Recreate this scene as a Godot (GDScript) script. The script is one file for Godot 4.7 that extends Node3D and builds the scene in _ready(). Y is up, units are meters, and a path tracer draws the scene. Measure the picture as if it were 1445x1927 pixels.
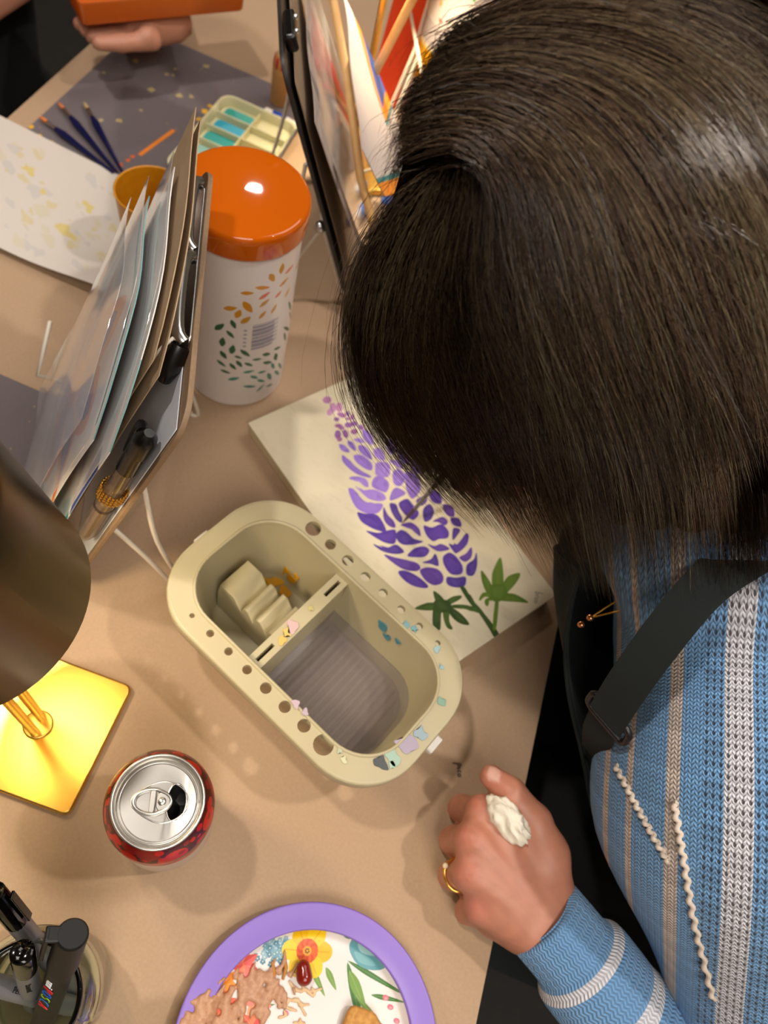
extends Node3D
# A woman at a craft table paints a lupin on a canvas. Metres, y up, the paper on the table top is y = 0, the table runs along z.

var M := {}
var rng := RandomNumberGenerator.new()
var names := {}

class Builder:
	var v := PackedVector3Array()
	var uv := PackedVector2Array()
	var col := PackedColorArray()
	var idx := PackedInt32Array()
	var given := PackedVector3Array()
	func add(p: Vector3, t := Vector2.ZERO) -> int:
		v.append(p)
		uv.append(t)
		return v.size() - 1
	func tri(a: int, b: int, c: int) -> void:
		idx.append(a); idx.append(b); idx.append(c)
	func quad(a: int, b: int, c: int, d: int) -> void:
		tri(a, b, c)
		tri(a, c, d)
	func flat_quad(a: Vector3, b: Vector3, c: Vector3, d: Vector3) -> void:
		var i := add(a, Vector2(0, 0)); add(b, Vector2(1, 0)); add(c, Vector2(1, 1)); add(d, Vector2(0, 1))
		quad(i, i + 1, i + 2, i + 3)
	func mesh() -> ArrayMesh:
		var n := given
		if n.size() != v.size():
			n = PackedVector3Array()
			n.resize(v.size())
			for t in range(0, idx.size(), 3):
				var a := idx[t]
				var b := idx[t + 1]
				var c := idx[t + 2]
				var f := (v[c] - v[a]).cross(v[b] - v[a])
				n[a] += f
				n[b] += f
				n[c] += f
			for k in n.size():
				n[k] = n[k].normalized() if n[k].length_squared() > 1e-24 else Vector3.UP
		var arr := []
		arr.resize(Mesh.ARRAY_MAX)
		arr[Mesh.ARRAY_VERTEX] = v
		arr[Mesh.ARRAY_NORMAL] = n
		arr[Mesh.ARRAY_TEX_UV] = uv
		if col.size() == v.size():
			arr[Mesh.ARRAY_COLOR] = col
		arr[Mesh.ARRAY_INDEX] = idx
		var m := ArrayMesh.new()
		m.add_surface_from_arrays(Mesh.PRIMITIVE_TRIANGLES, arr)
		return m

# ---------------------------------------------------------------- nodes
func numbered(called: String) -> String:
	if not names.has(called):
		names[called] = 0
		return called
	names[called] += 1
	return "%s_%03d" % [called, names[called]]

func tag(o: Node3D, label: String, category: String, group := "", kind := "") -> Node3D:
	if label: o.set_meta("label", label)
	if category: o.set_meta("category", category)
	if group: o.set_meta("group", group)
	if kind: o.set_meta("kind", kind)
	return o

func thing(called: String, label: String, category: String, at := Vector3.ZERO, turn := 0.0, group := "") -> Node3D:
	var o := Node3D.new()
	o.name = numbered(called)
	add_child(o)
	o.position = at
	o.rotation.y = turn
	tag(o, label, category, group)
	return o

func part(called: String, mesh: Mesh, m: Material, parent: Node3D = null, at := Vector3.ZERO, turn := Vector3.ZERO) -> MeshInstance3D:
	var o := MeshInstance3D.new()
	o.mesh = mesh
	o.material_override = m
	if parent == null or parent == self:
		o.name = numbered(called)
		add_child(o)
	else:
		o.name = called
		parent.add_child(o, true)
	o.position = at
	o.rotation = turn
	return o

func structure(called: String, mesh: Mesh, m: Material, at := Vector3.ZERO) -> MeshInstance3D:
	var o := part(called, mesh, m, null, at)
	o.set_meta("kind", "structure")
	return o

# ---------------------------------------------------------------- materials
func mat(c: Color, rough := 0.6, metal := 0.0) -> StandardMaterial3D:
	var m := StandardMaterial3D.new()
	m.albedo_color = c
	m.roughness = rough
	m.metallic = metal
	return m

func printed(img: Image, rough := 0.6) -> StandardMaterial3D:
	var m := mat(Color.WHITE, rough)
	m.albedo_texture = ImageTexture.create_from_image(img)
	return m

func grained(a: Color, b: Color, freq: float, rough: float, size := 512, world := 4.0, relief := 0.0) -> StandardMaterial3D:
	var m := mat(Color.WHITE, rough)
	var n := FastNoiseLite.new()
	n.seed = 7
	n.frequency = freq
	n.fractal_octaves = 5
	var t := NoiseTexture2D.new()
	t.width = size; t.height = size
	t.seamless = true
	t.noise = n
	var g := Gradient.new()
	g.set_color(0, a); g.set_color(1, b)
	t.color_ramp = g
	m.albedo_texture = t
	m.uv1_triplanar = true
	m.uv1_world_triplanar = true
	m.uv1_scale = Vector3.ONE * world
	if relief > 0.0:
		var h := NoiseTexture2D.new()
		h.width = size; h.height = size
		h.seamless = true
		h.noise = n
		m.heightmap_enabled = true
		m.heightmap_texture = h
		m.heightmap_scale = relief
	return m

# ---------------------------------------------------------------- shapes
func lathe(profiles: Array, segs := 48) -> ArrayMesh:
	# each profile is a smooth run of (radius, height), the rings of the runs are not shared so that edges stay crisp
	var b := Builder.new()
	for prof in profiles:
		var start := b.v.size()
		var total := 0.0
		for i in prof.size():
			if i > 0: total += (prof[i] as Vector2).distance_to(prof[i - 1])
		var run := 0.0
		for i in prof.size():
			var p: Vector2 = prof[i]
			if i > 0: run += p.distance_to(prof[i - 1])
			for j in segs + 1:
				var a := TAU * j / segs
				b.add(Vector3(p.x * cos(a), p.y, p.x * sin(a)), Vector2(float(j) / segs, 1.0 - run / maxf(total, 1e-6)))
		for i in prof.size() - 1:
			for j in segs:
				var q: int = start + i * (segs + 1) + j
				b.quad(q, q + 1, q + segs + 2, q + segs + 1)
	return b.mesh()

func tube_into(b: Builder, pts: Array, radii, sides := 8, closed := false, caps := true) -> void:
	var n := pts.size()
	var start := b.v.size()
	var side := Vector3.ZERO
	for i in n:
		var p: Vector3 = pts[i]
		var d: Vector3 = (pts[(i + 1) % n] - pts[(i - 1 + n) % n]) if closed else (pts[mini(i + 1, n - 1)] - pts[maxi(i - 1, 0)])
		d = d.normalized()
		if side == Vector3.ZERO:
			side = d.cross(Vector3.UP if absf(d.y) < 0.9 else Vector3.RIGHT).normalized()
		side = (side - d * side.dot(d)).normalized()
		var up := side.cross(d)
		var r: float = radii[i] if radii is Array else radii
		for j in sides:
			var a := TAU * j / sides
			b.add(p + (side * cos(a) + up * sin(a)) * r, Vector2(float(j) / sides, float(i) / maxi(n - 1, 1)))
	var rings := n if closed else n - 1
	for i in rings:
		for j in sides:
			var a0 := start + i * sides + j
			var a1 := start + i * sides + (j + 1) % sides
			var c0 := start + ((i + 1) % n) * sides + j
			var c1 := start + ((i + 1) % n) * sides + (j + 1) % sides
			b.quad(a0, a1, c1, c0)
	if caps and not closed:
		for e in [0, n - 1]:
			var c := b.add(pts[e])
			var first := b.v.size()
			for j in sides:
				b.add(b.v[start + e * sides + j])
			for j in sides:
				if e == 0: b.tri(c, first + (j + 1) % sides, first + j)
				else: b.tri(c, first + j, first + (j + 1) % sides)

func tube(pts: Array, radii, sides := 8, closed := false) -> ArrayMesh:
	var b := Builder.new()
	tube_into(b, pts, radii, sides, closed)
	return b.mesh()

func curve(ctrl: Array, steps := 6) -> Array:
	var r := []
	var n := ctrl.size()
	for i in n - 1:
		var a: Vector3 = ctrl[maxi(i - 1, 0)]
		var p: Vector3 = ctrl[i]
		var q: Vector3 = ctrl[i + 1]
		var d: Vector3 = ctrl[mini(i + 2, n - 1)]
		for s in steps:
			r.append(p.cubic_interpolate(q, a, d, float(s) / steps))
	r.append(ctrl[n - 1])
	return r

func round_rect(hx: float, hz: float, r: float, steps := 6) -> PackedVector2Array:
	var p := PackedVector2Array()
	for k in 4:
		var cx: float = [1, -1, -1, 1][k] * (hx - r)
		var cz: float = [1, 1, -1, -1][k] * (hz - r)
		for i in steps + 1:
			var a := PI / 2 * k + PI / 2 * i / steps
			p.append(Vector2(cx + r * cos(a), cz + r * sin(a)))
	return p

func inset(poly: PackedVector2Array, by: float) -> PackedVector2Array:
	var out := PackedVector2Array()
	var n := poly.size()
	for i in n:
		var e0 := (poly[i] - poly[(i - 1 + n) % n]).normalized()
		var e1 := (poly[(i + 1) % n] - poly[i]).normalized()
		var d := (e0 + e1).normalized()
		out.append(poly[i] + Vector2(-d.y, d.x) * by)
	return out

func slab(poly: PackedVector2Array, y0: float, y1: float, bevel := 0.0, span := Vector2.ZERO) -> ArrayMesh:
	# a polygon (counter-clockwise seen with z down) raised from y0 to y1 with softened edges; top UVs span the polygon's bounds
	var b := Builder.new()
	var lo := poly[0]
	var hi := poly[0]
	for p in poly:
		lo = lo.min(p); hi = hi.max(p)
	var sz := (hi - lo) if span == Vector2.ZERO else span
	var rows := []
	if bevel > 0.0:
		var in1 := inset(poly, bevel * 0.3)
		var in2 := inset(poly, bevel)
		rows = [[in2, y0], [in1, y0 + bevel * 0.3], [poly, y0 + bevel], [poly, y1 - bevel], [in1, y1 - bevel * 0.3], [in2, y1]]
	else:
		rows = [[poly, y0], [poly, y1]]
	var n := poly.size()
	for r in rows:
		for i in n:
			var p: Vector2 = r[0][i]
			b.add(Vector3(p.x, r[1], p.y), (p - lo) / sz)
	for k in rows.size() - 1:
		for i in n:
			var a := k * n + i
			var c := k * n + (i + 1) % n
			b.quad(a, c, c + n, a + n)
	var flat: PackedVector2Array = rows[-1][0]
	var tris := Geometry2D.triangulate_polygon(flat)
	for e in 2:
		var base := b.v.size()
		for p in flat:
			b.add(Vector3(p.x, y1 if e == 0 else y0, p.y), (p - lo) / sz)
		for t in range(0, tris.size(), 3):
			var a := tris[t]
			var c := tris[t + 1]
			var d := tris[t + 2]
			var cr := (flat[c] - flat[a]).cross(flat[d] - flat[a])
			if (cr > 0.0) == (e == 0): b.tri(base + a, base + c, base + d)
			else: b.tri(base + a, base + d, base + c)
	return b.mesh()

func block(size: Vector3, bevel := 0.002) -> ArrayMesh:
	return slab(round_rect(size.x / 2, size.z / 2, maxf(bevel, 0.0005), 3), -size.y / 2, size.y / 2, minf(bevel, size.y * 0.4))

func sheet(nu: int, nv: int, f: Callable, thick := 0.0006) -> ArrayMesh:
	# a thin sheet: f(u, v) -> Vector3, given thickness along its normals
	var b := Builder.new()
	var grid := []
	for i in nu + 1:
		for j in nv + 1:
			grid.append(f.call(float(i) / nu, float(j) / nv))
	var w := nv + 1
	var ns := []
	for i in nu + 1:
		for j in w:
			var du: Vector3 = grid[mini(i + 1, nu) * w + j] - grid[maxi(i - 1, 0) * w + j]
			var dv: Vector3 = grid[i * w + mini(j + 1, nv)] - grid[i * w + maxi(j - 1, 0)]
			ns.append(dv.cross(du).normalized())
	for e in 2:
		for i in nu + 1:
			for j in w:
				b.add(grid[i * w + j] + ns[i * w + j] * thick * (0.5 if e == 0 else -0.5), Vector2(float(i) / nu, float(j) / nv))
	var half := (nu + 1) * w
	for i in nu:
		for j in nv:
			var a := i * w + j
			b.quad(a, a + w, a + w + 1, a + 1)
			b.quad(half + a, half + a + 1, half + a + w + 1, half + a + w)
	var rim := []
	for i in nu: rim.append(i * w)
	for j in nv: rim.append(nu * w + j)
	for i in nu: rim.append((nu - i) * w + nv)
	for j in nv: rim.append(nv - j)
	var s := b.v.size()
	for k in rim:
		b.add(b.v[k], b.uv[k]); b.add(b.v[half + k], b.uv[k])
	for k in rim.size():
		var a := s + 2 * k
		var c: int = s + 2 * ((k + 1) % rim.size())
		b.quad(a, a + 1, c + 1, c)
	return b.mesh()

func ball(r: Vector3, rings := 12, segs := 18) -> ArrayMesh:
	var p := PackedVector2Array()
	for i in rings + 1:
		var a := -PI / 2 + PI * i / rings
		p.append(Vector2(cos(a), sin(a)))
	var b := Builder.new()
	for q in p:
		for j in segs + 1:
			var a := TAU * j / segs
			b.add(Vector3(q.x * cos(a) * r.x, q.y * r.y, q.x * sin(a) * r.z), Vector2(float(j) / segs, q.y * 0.5 + 0.5))
			b.given.append(Vector3(q.x * cos(a) / r.x, q.y / r.y, q.x * sin(a) / r.z).normalized())
	for i in rings:
		for j in segs:
			var k := i * (segs + 1) + j
			b.quad(k, k + 1, k + segs + 2, k + segs + 1)
	return b.mesh()

# ---------------------------------------------------------------- implicit bodies meshed as surface nets
# bone: [a, b, radius at a, radius at b, blend]
func nets_into(out: Builder, bones: Array, cell: float, tint = null) -> void:
	var lo := Vector3.INF
	var hi := -Vector3.INF
	for q in bones:
		var r: float = maxf(q[2], q[3])
		lo = lo.min((q[0] as Vector3).min(q[1]) - Vector3.ONE * r)
		hi = hi.max((q[0] as Vector3).max(q[1]) + Vector3.ONE * r)
	lo -= Vector3.ONE * cell * 3.0
	hi += Vector3.ONE * cell * 3.0
	var nx := int(ceil((hi.x - lo.x) / cell)) + 1
	var ny := int(ceil((hi.y - lo.y) / cell)) + 1
	var nz := int(ceil((hi.z - lo.z) / cell)) + 1
	var d := PackedFloat32Array()
	d.resize(nx * ny * nz)
	d.fill(1.0)
	for q in bones:
		var a: Vector3 = q[0]
		var ba: Vector3 = q[1] - a
		var ra: float = q[2]
		var rb: float = q[3]
		var k: float = q[4]
		var den := maxf(ba.length_squared(), 1e-9)
		var reach := maxf(ra, rb) + k + cell * 2.5
		var mn: Vector3 = (a.min(q[1]) - Vector3.ONE * reach - lo) / cell
		var mx: Vector3 = (a.max(q[1]) + Vector3.ONE * reach - lo) / cell
		for x in range(maxi(0, int(mn.x)), mini(nx, int(mx.x) + 2)):
			for y in range(maxi(0, int(mn.y)), mini(ny, int(mx.y) + 2)):
				var row := (x * ny + y) * nz
				for z in range(maxi(0, int(mn.z)), mini(nz, int(mx.z) + 2)):
					var pa := lo + Vector3(x, y, z) * cell - a
					var h := clampf(pa.dot(ba) / den, 0.0, 1.0)
					var e := (pa - ba * h).length() - lerpf(ra, rb, h)
					var old := d[row + z]
					if k > 0.0:
						var w := maxf(k - absf(old - e), 0.0) / k
						d[row + z] = minf(old, e) - w * w * k * 0.25
					else:
						d[row + z] = minf(old, e)
	var at := PackedInt32Array()
	at.resize(nx * ny * nz)
	at.fill(-1)
	var sx := ny * nz
	var corner := [0, 1, nz, nz + 1, sx, sx + 1, sx + nz, sx + nz + 1]
	var off := [Vector3(0, 0, 0), Vector3(0, 0, 1), Vector3(0, 1, 0), Vector3(0, 1, 1), Vector3(1, 0, 0), Vector3(1, 0, 1), Vector3(1, 1, 0), Vector3(1, 1, 1)]
	var edges := [[0, 1], [2, 3], [4, 5], [6, 7], [0, 2], [1, 3], [4, 6], [5, 7], [0, 4], [1, 5], [2, 6], [3, 7]]
	var base := out.v.size()
	for x in nx - 1:
		for y in ny - 1:
			var row := (x * ny + y) * nz
			for z in nz - 1:
				var i := row + z
				var s := 0
				if d[i] < 0.0: s += 1
				if d[i + 1] < 0.0: s += 1
				if d[i + nz] < 0.0: s += 1
				if d[i + nz + 1] < 0.0: s += 1
				if d[i + sx] < 0.0: s += 1
				if d[i + sx + 1] < 0.0: s += 1
				if d[i + sx + nz] < 0.0: s += 1
				if d[i + sx + nz + 1] < 0.0: s += 1
				if s == 0 or s == 8: continue
				var p := Vector3.ZERO
				var c := 0
				for e in edges:
					var d0 := d[i + corner[e[0]]]
					var d1 := d[i + corner[e[1]]]
					if (d0 < 0.0) != (d1 < 0.0):
						p += (off[e[0]] as Vector3).lerp(off[e[1]], d0 / (d0 - d1))
						c += 1
				at[i] = out.add(lo + (Vector3(x, y, z) + p / c) * cell)
	for x in range(1, nx - 1):
		for y in range(1, ny - 1):
			var row := (x * ny + y) * nz
			for z in range(1, nz - 1):
				var i := row + z
				var inside := d[i] < 0.0
				if inside != (d[i + 1] < 0.0):
					face(out, at[i - sx - nz], at[i - nz], at[i], at[i - sx], inside)
				if inside != (d[i + nz] < 0.0):
					face(out, at[i - sx - 1], at[i - sx], at[i], at[i - 1], inside)
				if inside != (d[i + sx] < 0.0):
					face(out, at[i - nz - 1], at[i - 1], at[i], at[i - nz], inside)
	if tint != null:
		for k in range(base, out.v.size()):
			out.col.append(tint.call(out.v[k]))

func face(out: Builder, a: int, b: int, c: int, d: int, inside: bool) -> void:
	if a < 0 or b < 0 or c < 0 or d < 0: return
	if inside: out.quad(a, d, c, b)
	else: out.quad(a, b, c, d)

# ---------------------------------------------------------------- painting on images
func smooth_poly(pts: Array, steps := 5) -> PackedVector2Array:
	var r := PackedVector2Array()
	var n := pts.size()
	for i in n:
		var a: Vector2 = pts[(i - 1 + n) % n]
		var p: Vector2 = pts[i]
		var q: Vector2 = pts[(i + 1) % n]
		var d: Vector2 = pts[(i + 2) % n]
		for s in steps:
			r.append(p.cubic_interpolate(q, a, d, float(s) / steps))
	return r

func fill(img: Image, poly: PackedVector2Array, c: Color) -> void:
	var lo := poly[0].y
	var hi := poly[0].y
	for p in poly:
		lo = minf(lo, p.y); hi = maxf(hi, p.y)
	var n := poly.size()
	for y in range(maxi(0, int(lo)), mini(img.get_height(), int(hi) + 1)):
		var xs := []
		var yy := y + 0.5
		for i in n:
			var a := poly[i]
			var b := poly[(i + 1) % n]
			if (a.y <= yy) != (b.y <= yy):
				xs.append(a.x + (yy - a.y) / (b.y - a.y) * (b.x - a.x))
		xs.sort()
		for k in range(0, xs.size() - 1, 2):
			var x0 := maxi(0, int(round(xs[k])))
			var x1 := mini(img.get_width(), int(round(xs[k + 1])))
			if x1 > x0: img.fill_rect(Rect2i(x0, y, x1 - x0, 1), c)

func disc(img: Image, p: Vector2, rx: float, ry: float, c: Color, turn := 0.0) -> void:
	var pts := PackedVector2Array()
	for k in 20:
		var a := TAU * k / 20
		pts.append(p + Vector2(cos(a) * rx, sin(a) * ry).rotated(turn))
	fill(img, pts, c)

func stroke(img: Image, pts: Array, w: float, c: Color) -> void:
	for i in pts.size() - 1:
		var a: Vector2 = pts[i]
		var b: Vector2 = pts[i + 1]
		var d := (b - a).normalized() * w / 2
		var s := Vector2(-d.y, d.x)
		fill(img, PackedVector2Array([a + s - d, b + s + d, b - s + d, a - s - d]), c)

func blot(img: Image, p: Vector2, r: float, c: Color, rough := 0.35) -> void:
	var pts := []
	for k in 9:
		pts.append(p + Vector2.from_angle(TAU * k / 9) * r * rng.randf_range(1.0 - rough, 1.0 + rough))
	fill(img, smooth_poly(pts, 3), c)
const PINK_DABS = [[51,557,57,540,56,520,48,507,39,510,33,527,34,548,41,560],[85,550,94,531,95,513,88,506,76,515,66,534,65,552,73,559],[93,590,102,572,103,554,95,547,84,555,75,574,74,592,81,599],[99,505,101,487,97,475,90,476,82,489,80,506,84,518,92,518]]
const MAUVE_DABS = [[128,568,128,548,118,533,107,536,108,556,118,572],[128,521,131,507,127,491,120,490,117,504,121,520],[154,509,156,492,151,472,143,469,141,485,146,505],[125,605,130,590,127,579,119,581,114,596,117,607],[143,583,146,572,143,561,137,561,134,573,137,583],[168,572,172,552,166,530,156,529,152,549,158,571],[165,513,167,499,163,484,156,481,154,495,158,510],[187,512,199,496,198,479,185,478,173,493,174,511],[197,573,202,554,197,535,187,535,183,554,188,573],[181,465,190,442,185,425,172,431,163,454,167,471],[198,453,202,438,199,424,190,425,186,440,190,454],[175,599,175,583,167,575,158,584,159,601,167,609],[145,616,151,601,148,589,139,593,133,608,136,620],[198,616,196,600,187,596,180,607,181,623,191,628]]
const LILAC_PETALS = [[212,415,221,438,245,445,248,427,231,405],[215,475,224,497,245,493,254,477,234,464],[217,521,226,563,242,561,234,532],[201,615,229,637,261,610,248,583,226,583],[247,520,258,550,283,554,306,538,295,519,267,503],[283,593,289,631,309,628,330,604,317,577,299,572],[271,459,283,496,316,515,337,496,332,469,301,443,279,443],[254,390,268,401,299,408,330,433,355,457,355,438,330,395,297,372,270,370],[330,546,337,590,356,609,384,565,381,529,363,501,344,520],[343,631,351,670,370,688,384,663,363,644],[384,604,384,643,404,656,424,633,434,584,420,564,403,576],[332,346,342,390,363,418,385,403,376,382,355,381,340,339],[374,466,373,501,391,526,412,526,429,483,419,458,393,431],[408,670,426,715,461,705,482,670,490,604,459,608,435,633],[369,339,391,362,405,419,430,452,449,446,445,404,425,363,400,349],[368,289,377,314,406,314,434,332,457,402,473,370,473,327,456,284,431,261,398,268],[436,537,441,564,465,580,468,537,463,475,448,496],[274,697,290,735,318,716,319,664],[330,720,352,760,377,734,367,698],[376,767,402,801,429,762,412,724]]
const VIOLET_PETALS = [[450,246,463,275,488,335,540,321,524,277,490,239,469,234],[476,404,502,397,529,403,547,387,532,361,507,362],[475,454,486,482,508,471,531,463,543,441,526,427,497,433],[487,514,489,566,512,573,543,573,554,532,550,509,525,495,500,496],[506,616,506,680,524,669,528,619],[545,615,540,671,565,665,582,620,578,577],[517,226,539,276,548,339,559,370,590,323,577,280,551,250],[554,430,562,491,591,509,612,488,595,474,575,464],[572,371,569,410,585,430,611,442,631,476,627,429,612,372,592,354],[594,554,611,588,617,649,645,658,661,628,651,578,648,543,623,532],[594,623,597,688,616,700,623,670,605,646],[565,213,593,258,598,316,613,333,630,333,624,289,597,233],[649,349,641,409,650,463,668,475,677,433,665,384],[651,501,666,527,671,569,696,592,688,534,671,510],[648,703,662,733,672,698,677,655],[684,620,700,656,684,740,693,752,714,704,720,625,707,614],[613,230,636,273,661,323,682,359,699,359,700,324,677,272,644,243],[692,402,696,454,689,494,705,490,724,466,708,437],[712,532,711,578,732,597,765,592,781,557,766,507,734,506],[738,618,738,668,731,719,754,685,758,633],[771,628,768,683,755,723,787,679,806,623,794,592],[681,238,691,280,725,317,758,331,759,305,734,256,704,234],[712,354,714,400,735,446,760,448,774,417,767,370,743,347],[772,473,787,514,800,563,820,524,808,472,789,448],[494,728,518,775,552,745,534,701],[563,749,585,788,612,757,593,725],[615,732,628,774,653,756,637,719]]
const GREEN_LEAVES = [[811,833,845,798,892,726,903,678,890,653,845,715,826,764],[813,680,844,682,867,672,890,636,873,623,837,644],[881,873,894,846,907,761,907,707,888,728,872,800],[913,725,931,768,968,799,946,735,920,667,905,674],[906,647,885,635,872,601,879,561,886,558,883,602,895,627],[897,633,892,589,902,568,912,574,901,605,906,636],[908,642,913,657,976,539,970,522],[867,672,887,739,916,720,918,653,898,623]]
const SHADED_LEAVES = [[826,499,833,522,873,514,912,521,1000,524,999,490,917,497,877,489],[854,396,874,459,906,514,913,495,884,444,861,385],[788,342,809,362,838,362,847,339,823,316],[802,189,805,259,823,316,840,316,829,257],[829,282,837,320,868,275,891,233,873,214],[845,333,860,354,884,314,909,302,898,280,870,296],[850,361,871,388,900,403,925,399,907,359,877,344],[832,370,831,422,841,467,848,448,844,369],[814,313,835,382,860,354,841,281]]
const CANISTER_LEAVES = [[0,1408,134,1175,138,13],[0,1185,126,1118,136,14],[0,1081,146,916,133,16],[0,1098,120,937,128,14],[0,1139,155,909,155,10],[0,780,124,660,132,10],[0,790,138,617,145,10],[0,900,161,631,158,10],[0,544,126,444,135,9],[0,663,173,558,163,13],[0,429,168,415,179,13],[0,432,154,215,158,9],[0,245,136,120,144,8],[0,-133,128,-313,134,6],[1,817,147,617,153,10],[1,495,143,362,148,9],[1,324,165,100,168,9],[1,-21,158,-309,157,7],[2,1556,105,1386,116,13],[2,1266,123,1185,113,11],[2,1340,109,1198,101,10],[2,1417,87,1394,99,14],[2,1237,80,1204,92,14],[2,1435,81,1323,72,13],[2,1501,67,1321,61,10],[2,1255,67,1132,59,10],[2,1135,72,1021,63,10],[2,1076,87,887,77,11],[2,1175,78,1033,75,8],[2,1428,55,1230,53,9],[2,983,69,815,63,9],[2,838,72,640,70,8],[2,637,76,448,71,11],[2,607,64,380,57,10],[2,314,67,244,55,13],[2,365,75,157,70,8],[2,88,86,-53,68,8],[2,147,96,-313,70,8],[2,82,125,-141,104,8],[2,-40,107,-310,84,6],[3,1273,43,1053,48,11],[3,1000,55,772,56,9],[3,700,51,505,49,8],[3,848,49,683,43,9],[3,460,44,338,30,11],[3,697,41,508,33,8],[3,390,56,277,44,9],[3,261,40,43,24,9],[3,972,35,706,31,9],[3,687,22,507,30,7],[3,459,24,267,20,8],[3,157,47,-38,29,8]]
const HAIR_GUIDES = [[-409,4049,-2892,-516,3903,-2907,-610,3644,-2925,-751,2898,-3314,-709,2387,-3312,-471,2362,-2897,-159,2270,-2672,165,2183,-2560],[-384,4086,-2896,-431,3924,-2837,-470,3682,-2787,-476,3310,-2786,-383,2893,-2753,-141,2599,-2633,226,2376,-2534,583,2138,-2533],[-333,4129,-2887,-287,3992,-2766,-267,3792,-2673,-218,3545,-2602,-100,3254,-2556,113,2950,-2510,394,2610,-2495,863,2020,-2593],[-262,4181,-2878,-164,4052,-2732,-99,3868,-2619,21,3659,-2524,212,3428,-2459,461,3085,-2455,788,2579,-2527,1385,1590,-2759],[-159,4239,-2866,-18,4134,-2723,102,3989,-2609,266,3816,-2517,477,3592,-2457,738,3235,-2465,1158,2443,-2678,1675,1654,-2677],[-32,4286,-2849,133,4213,-2739,297,4089,-2636,483,3928,-2556,709,3694,-2505,996,3315,-2532,1410,2648,-2636,1836,2055,-2434],[96,4317,-2839,293,4257,-2755,490,4146,-2677,710,3975,-2614,977,3713,-2593,1350,3234,-2726,1683,2830,-2640,1982,2433,-2413],[226,4335,-2833,454,4288,-2789,689,4175,-2739,950,3990,-2711,1270,3681,-2752,1710,3133,-2950,1944,2923,-2722,2171,2655,-2502],[356,4345,-2839,622,4301,-2834,896,4180,-2831,1212,3957,-2866,1699,3419,-3168,1913,3280,-2925,2061,3170,-2685,2196,3020,-2525],[488,4348,-2855,783,4304,-2902,1114,4153,-2966,1562,3775,-3213,1873,3564,-3133,2069,3443,-2902,2208,3338,-2668,2286,3270,-2486],[622,4344,-2883,978,4275,-2998,1431,4000,-3241,1817,3768,-3259,2049,3667,-3045,2212,3564,-2833,2315,3480,-2646,2377,3418,-2492]]
const CROWN_GUIDES = [[-528,3963,-2955,-351,4131,-2903,-177,4225,-2863,9,4265,-2816,193,4242,-2752,365,4161,-2681,538,4024,-2608,723,3810,-2544],[-591,3994,-3063,-376,4198,-2988,-167,4317,-2951,58,4365,-2902,269,4340,-2835,474,4244,-2751,685,4081,-2670,947,3815,-2618],[-615,4049,-3161,-381,4269,-3079,-133,4401,-3041,130,4453,-2997,390,4418,-2927,655,4301,-2845,944,4081,-2773,1307,3679,-2781],[-614,4112,-3254,-364,4341,-3176,-99,4472,-3144,201,4528,-3118,508,4486,-3056,818,4342,-2972,1154,4070,-2913,1723,3390,-3136],[-595,4180,-3365,-331,4411,-3302,-48,4538,-3283,272,4587,-3281,604,4541,-3241,955,4381,-3170,1388,4027,-3186,1851,3571,-3151],[-559,4236,-3484,-273,4467,-3440,25,4581,-3478,377,4605,-3547,764,4520,-3585,1215,4276,-3658,1602,4038,-3460,1966,3746,-3147],[-483,4309,-3570,-203,4445,-3769,126,4570,-3831,522,4652,-3826,918,4620,-3765,1315,4472,-3644,1699,4235,-3446,2038,3944,-3160],[-388,4352,-3735,-115,4561,-3810,217,4708,-3840,614,4798,-3817,1020,4765,-3740,1398,4630,-3616,1780,4395,-3418,2121,4106,-3133]]
const FRINGE_GUIDES = [[-270,4229,-2928,-330,4193,-2941,-389,4155,-2958,-443,4103,-2967,-487,4049,-2970,-519,3989,-2963,-532,3936,-2943,-532,3877,-2912],[-272,4283,-2987,-364,4256,-3043,-441,4220,-3089,-497,4165,-3097,-531,4109,-3081,-551,4043,-3045,-555,3977,-2998,-538,3903,-2932],[-277,4334,-3059,-391,4305,-3148,-481,4255,-3211,-533,4200,-3214,-558,4144,-3174,-569,4080,-3112,-567,4012,-3041,-539,3933,-2950],[-283,4379,-3141,-409,4346,-3275,-504,4284,-3363,-554,4228,-3353,-574,4179,-3278,-576,4121,-3177,-566,4054,-3079,-537,3974,-2974],[-284,4424,-3248,-402,4381,-3408,-494,4305,-3505,-543,4256,-3469,-560,4220,-3350,-558,4170,-3216,-541,4108,-3096,-513,4031,-2986],[-283,4454,-3367,-378,4398,-3556,-455,4314,-3659,-491,4306,-3536,-508,4283,-3377,-511,4238,-3241,-500,4177,-3117,-476,4103,-3004]]

func _ready() -> void:
	rng.seed = 20
	set_view()
	materials()
	room()
	table_and_papers()
	canvas_board()
	brush_basin()
	soda_can()
	paper_plate()
	desk_lamp("brass desk lamp with tilted round shade beside the red soda can", Vector3(-0.167, 0, -0.070), 0.0, Vector3(-0.181, 0.20, -0.091), Vector3(-0.19, 1, 0.10), 0.063, 0.40)
	desk_lamp("brass desk lamp behind the second clipboard, shade at the photo's top edge", Vector3(-0.205, 0, -0.775), 0.5, Vector3(-0.178, 0.237, -0.778), Vector3(-0.35, 1, -0.35), 0.063, 1.7)
	clipboard_near()
	wipes_canister()
	back_of_table()
	clipboard_far()
	marker_jar()
	woman()
	neighbour()

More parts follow.
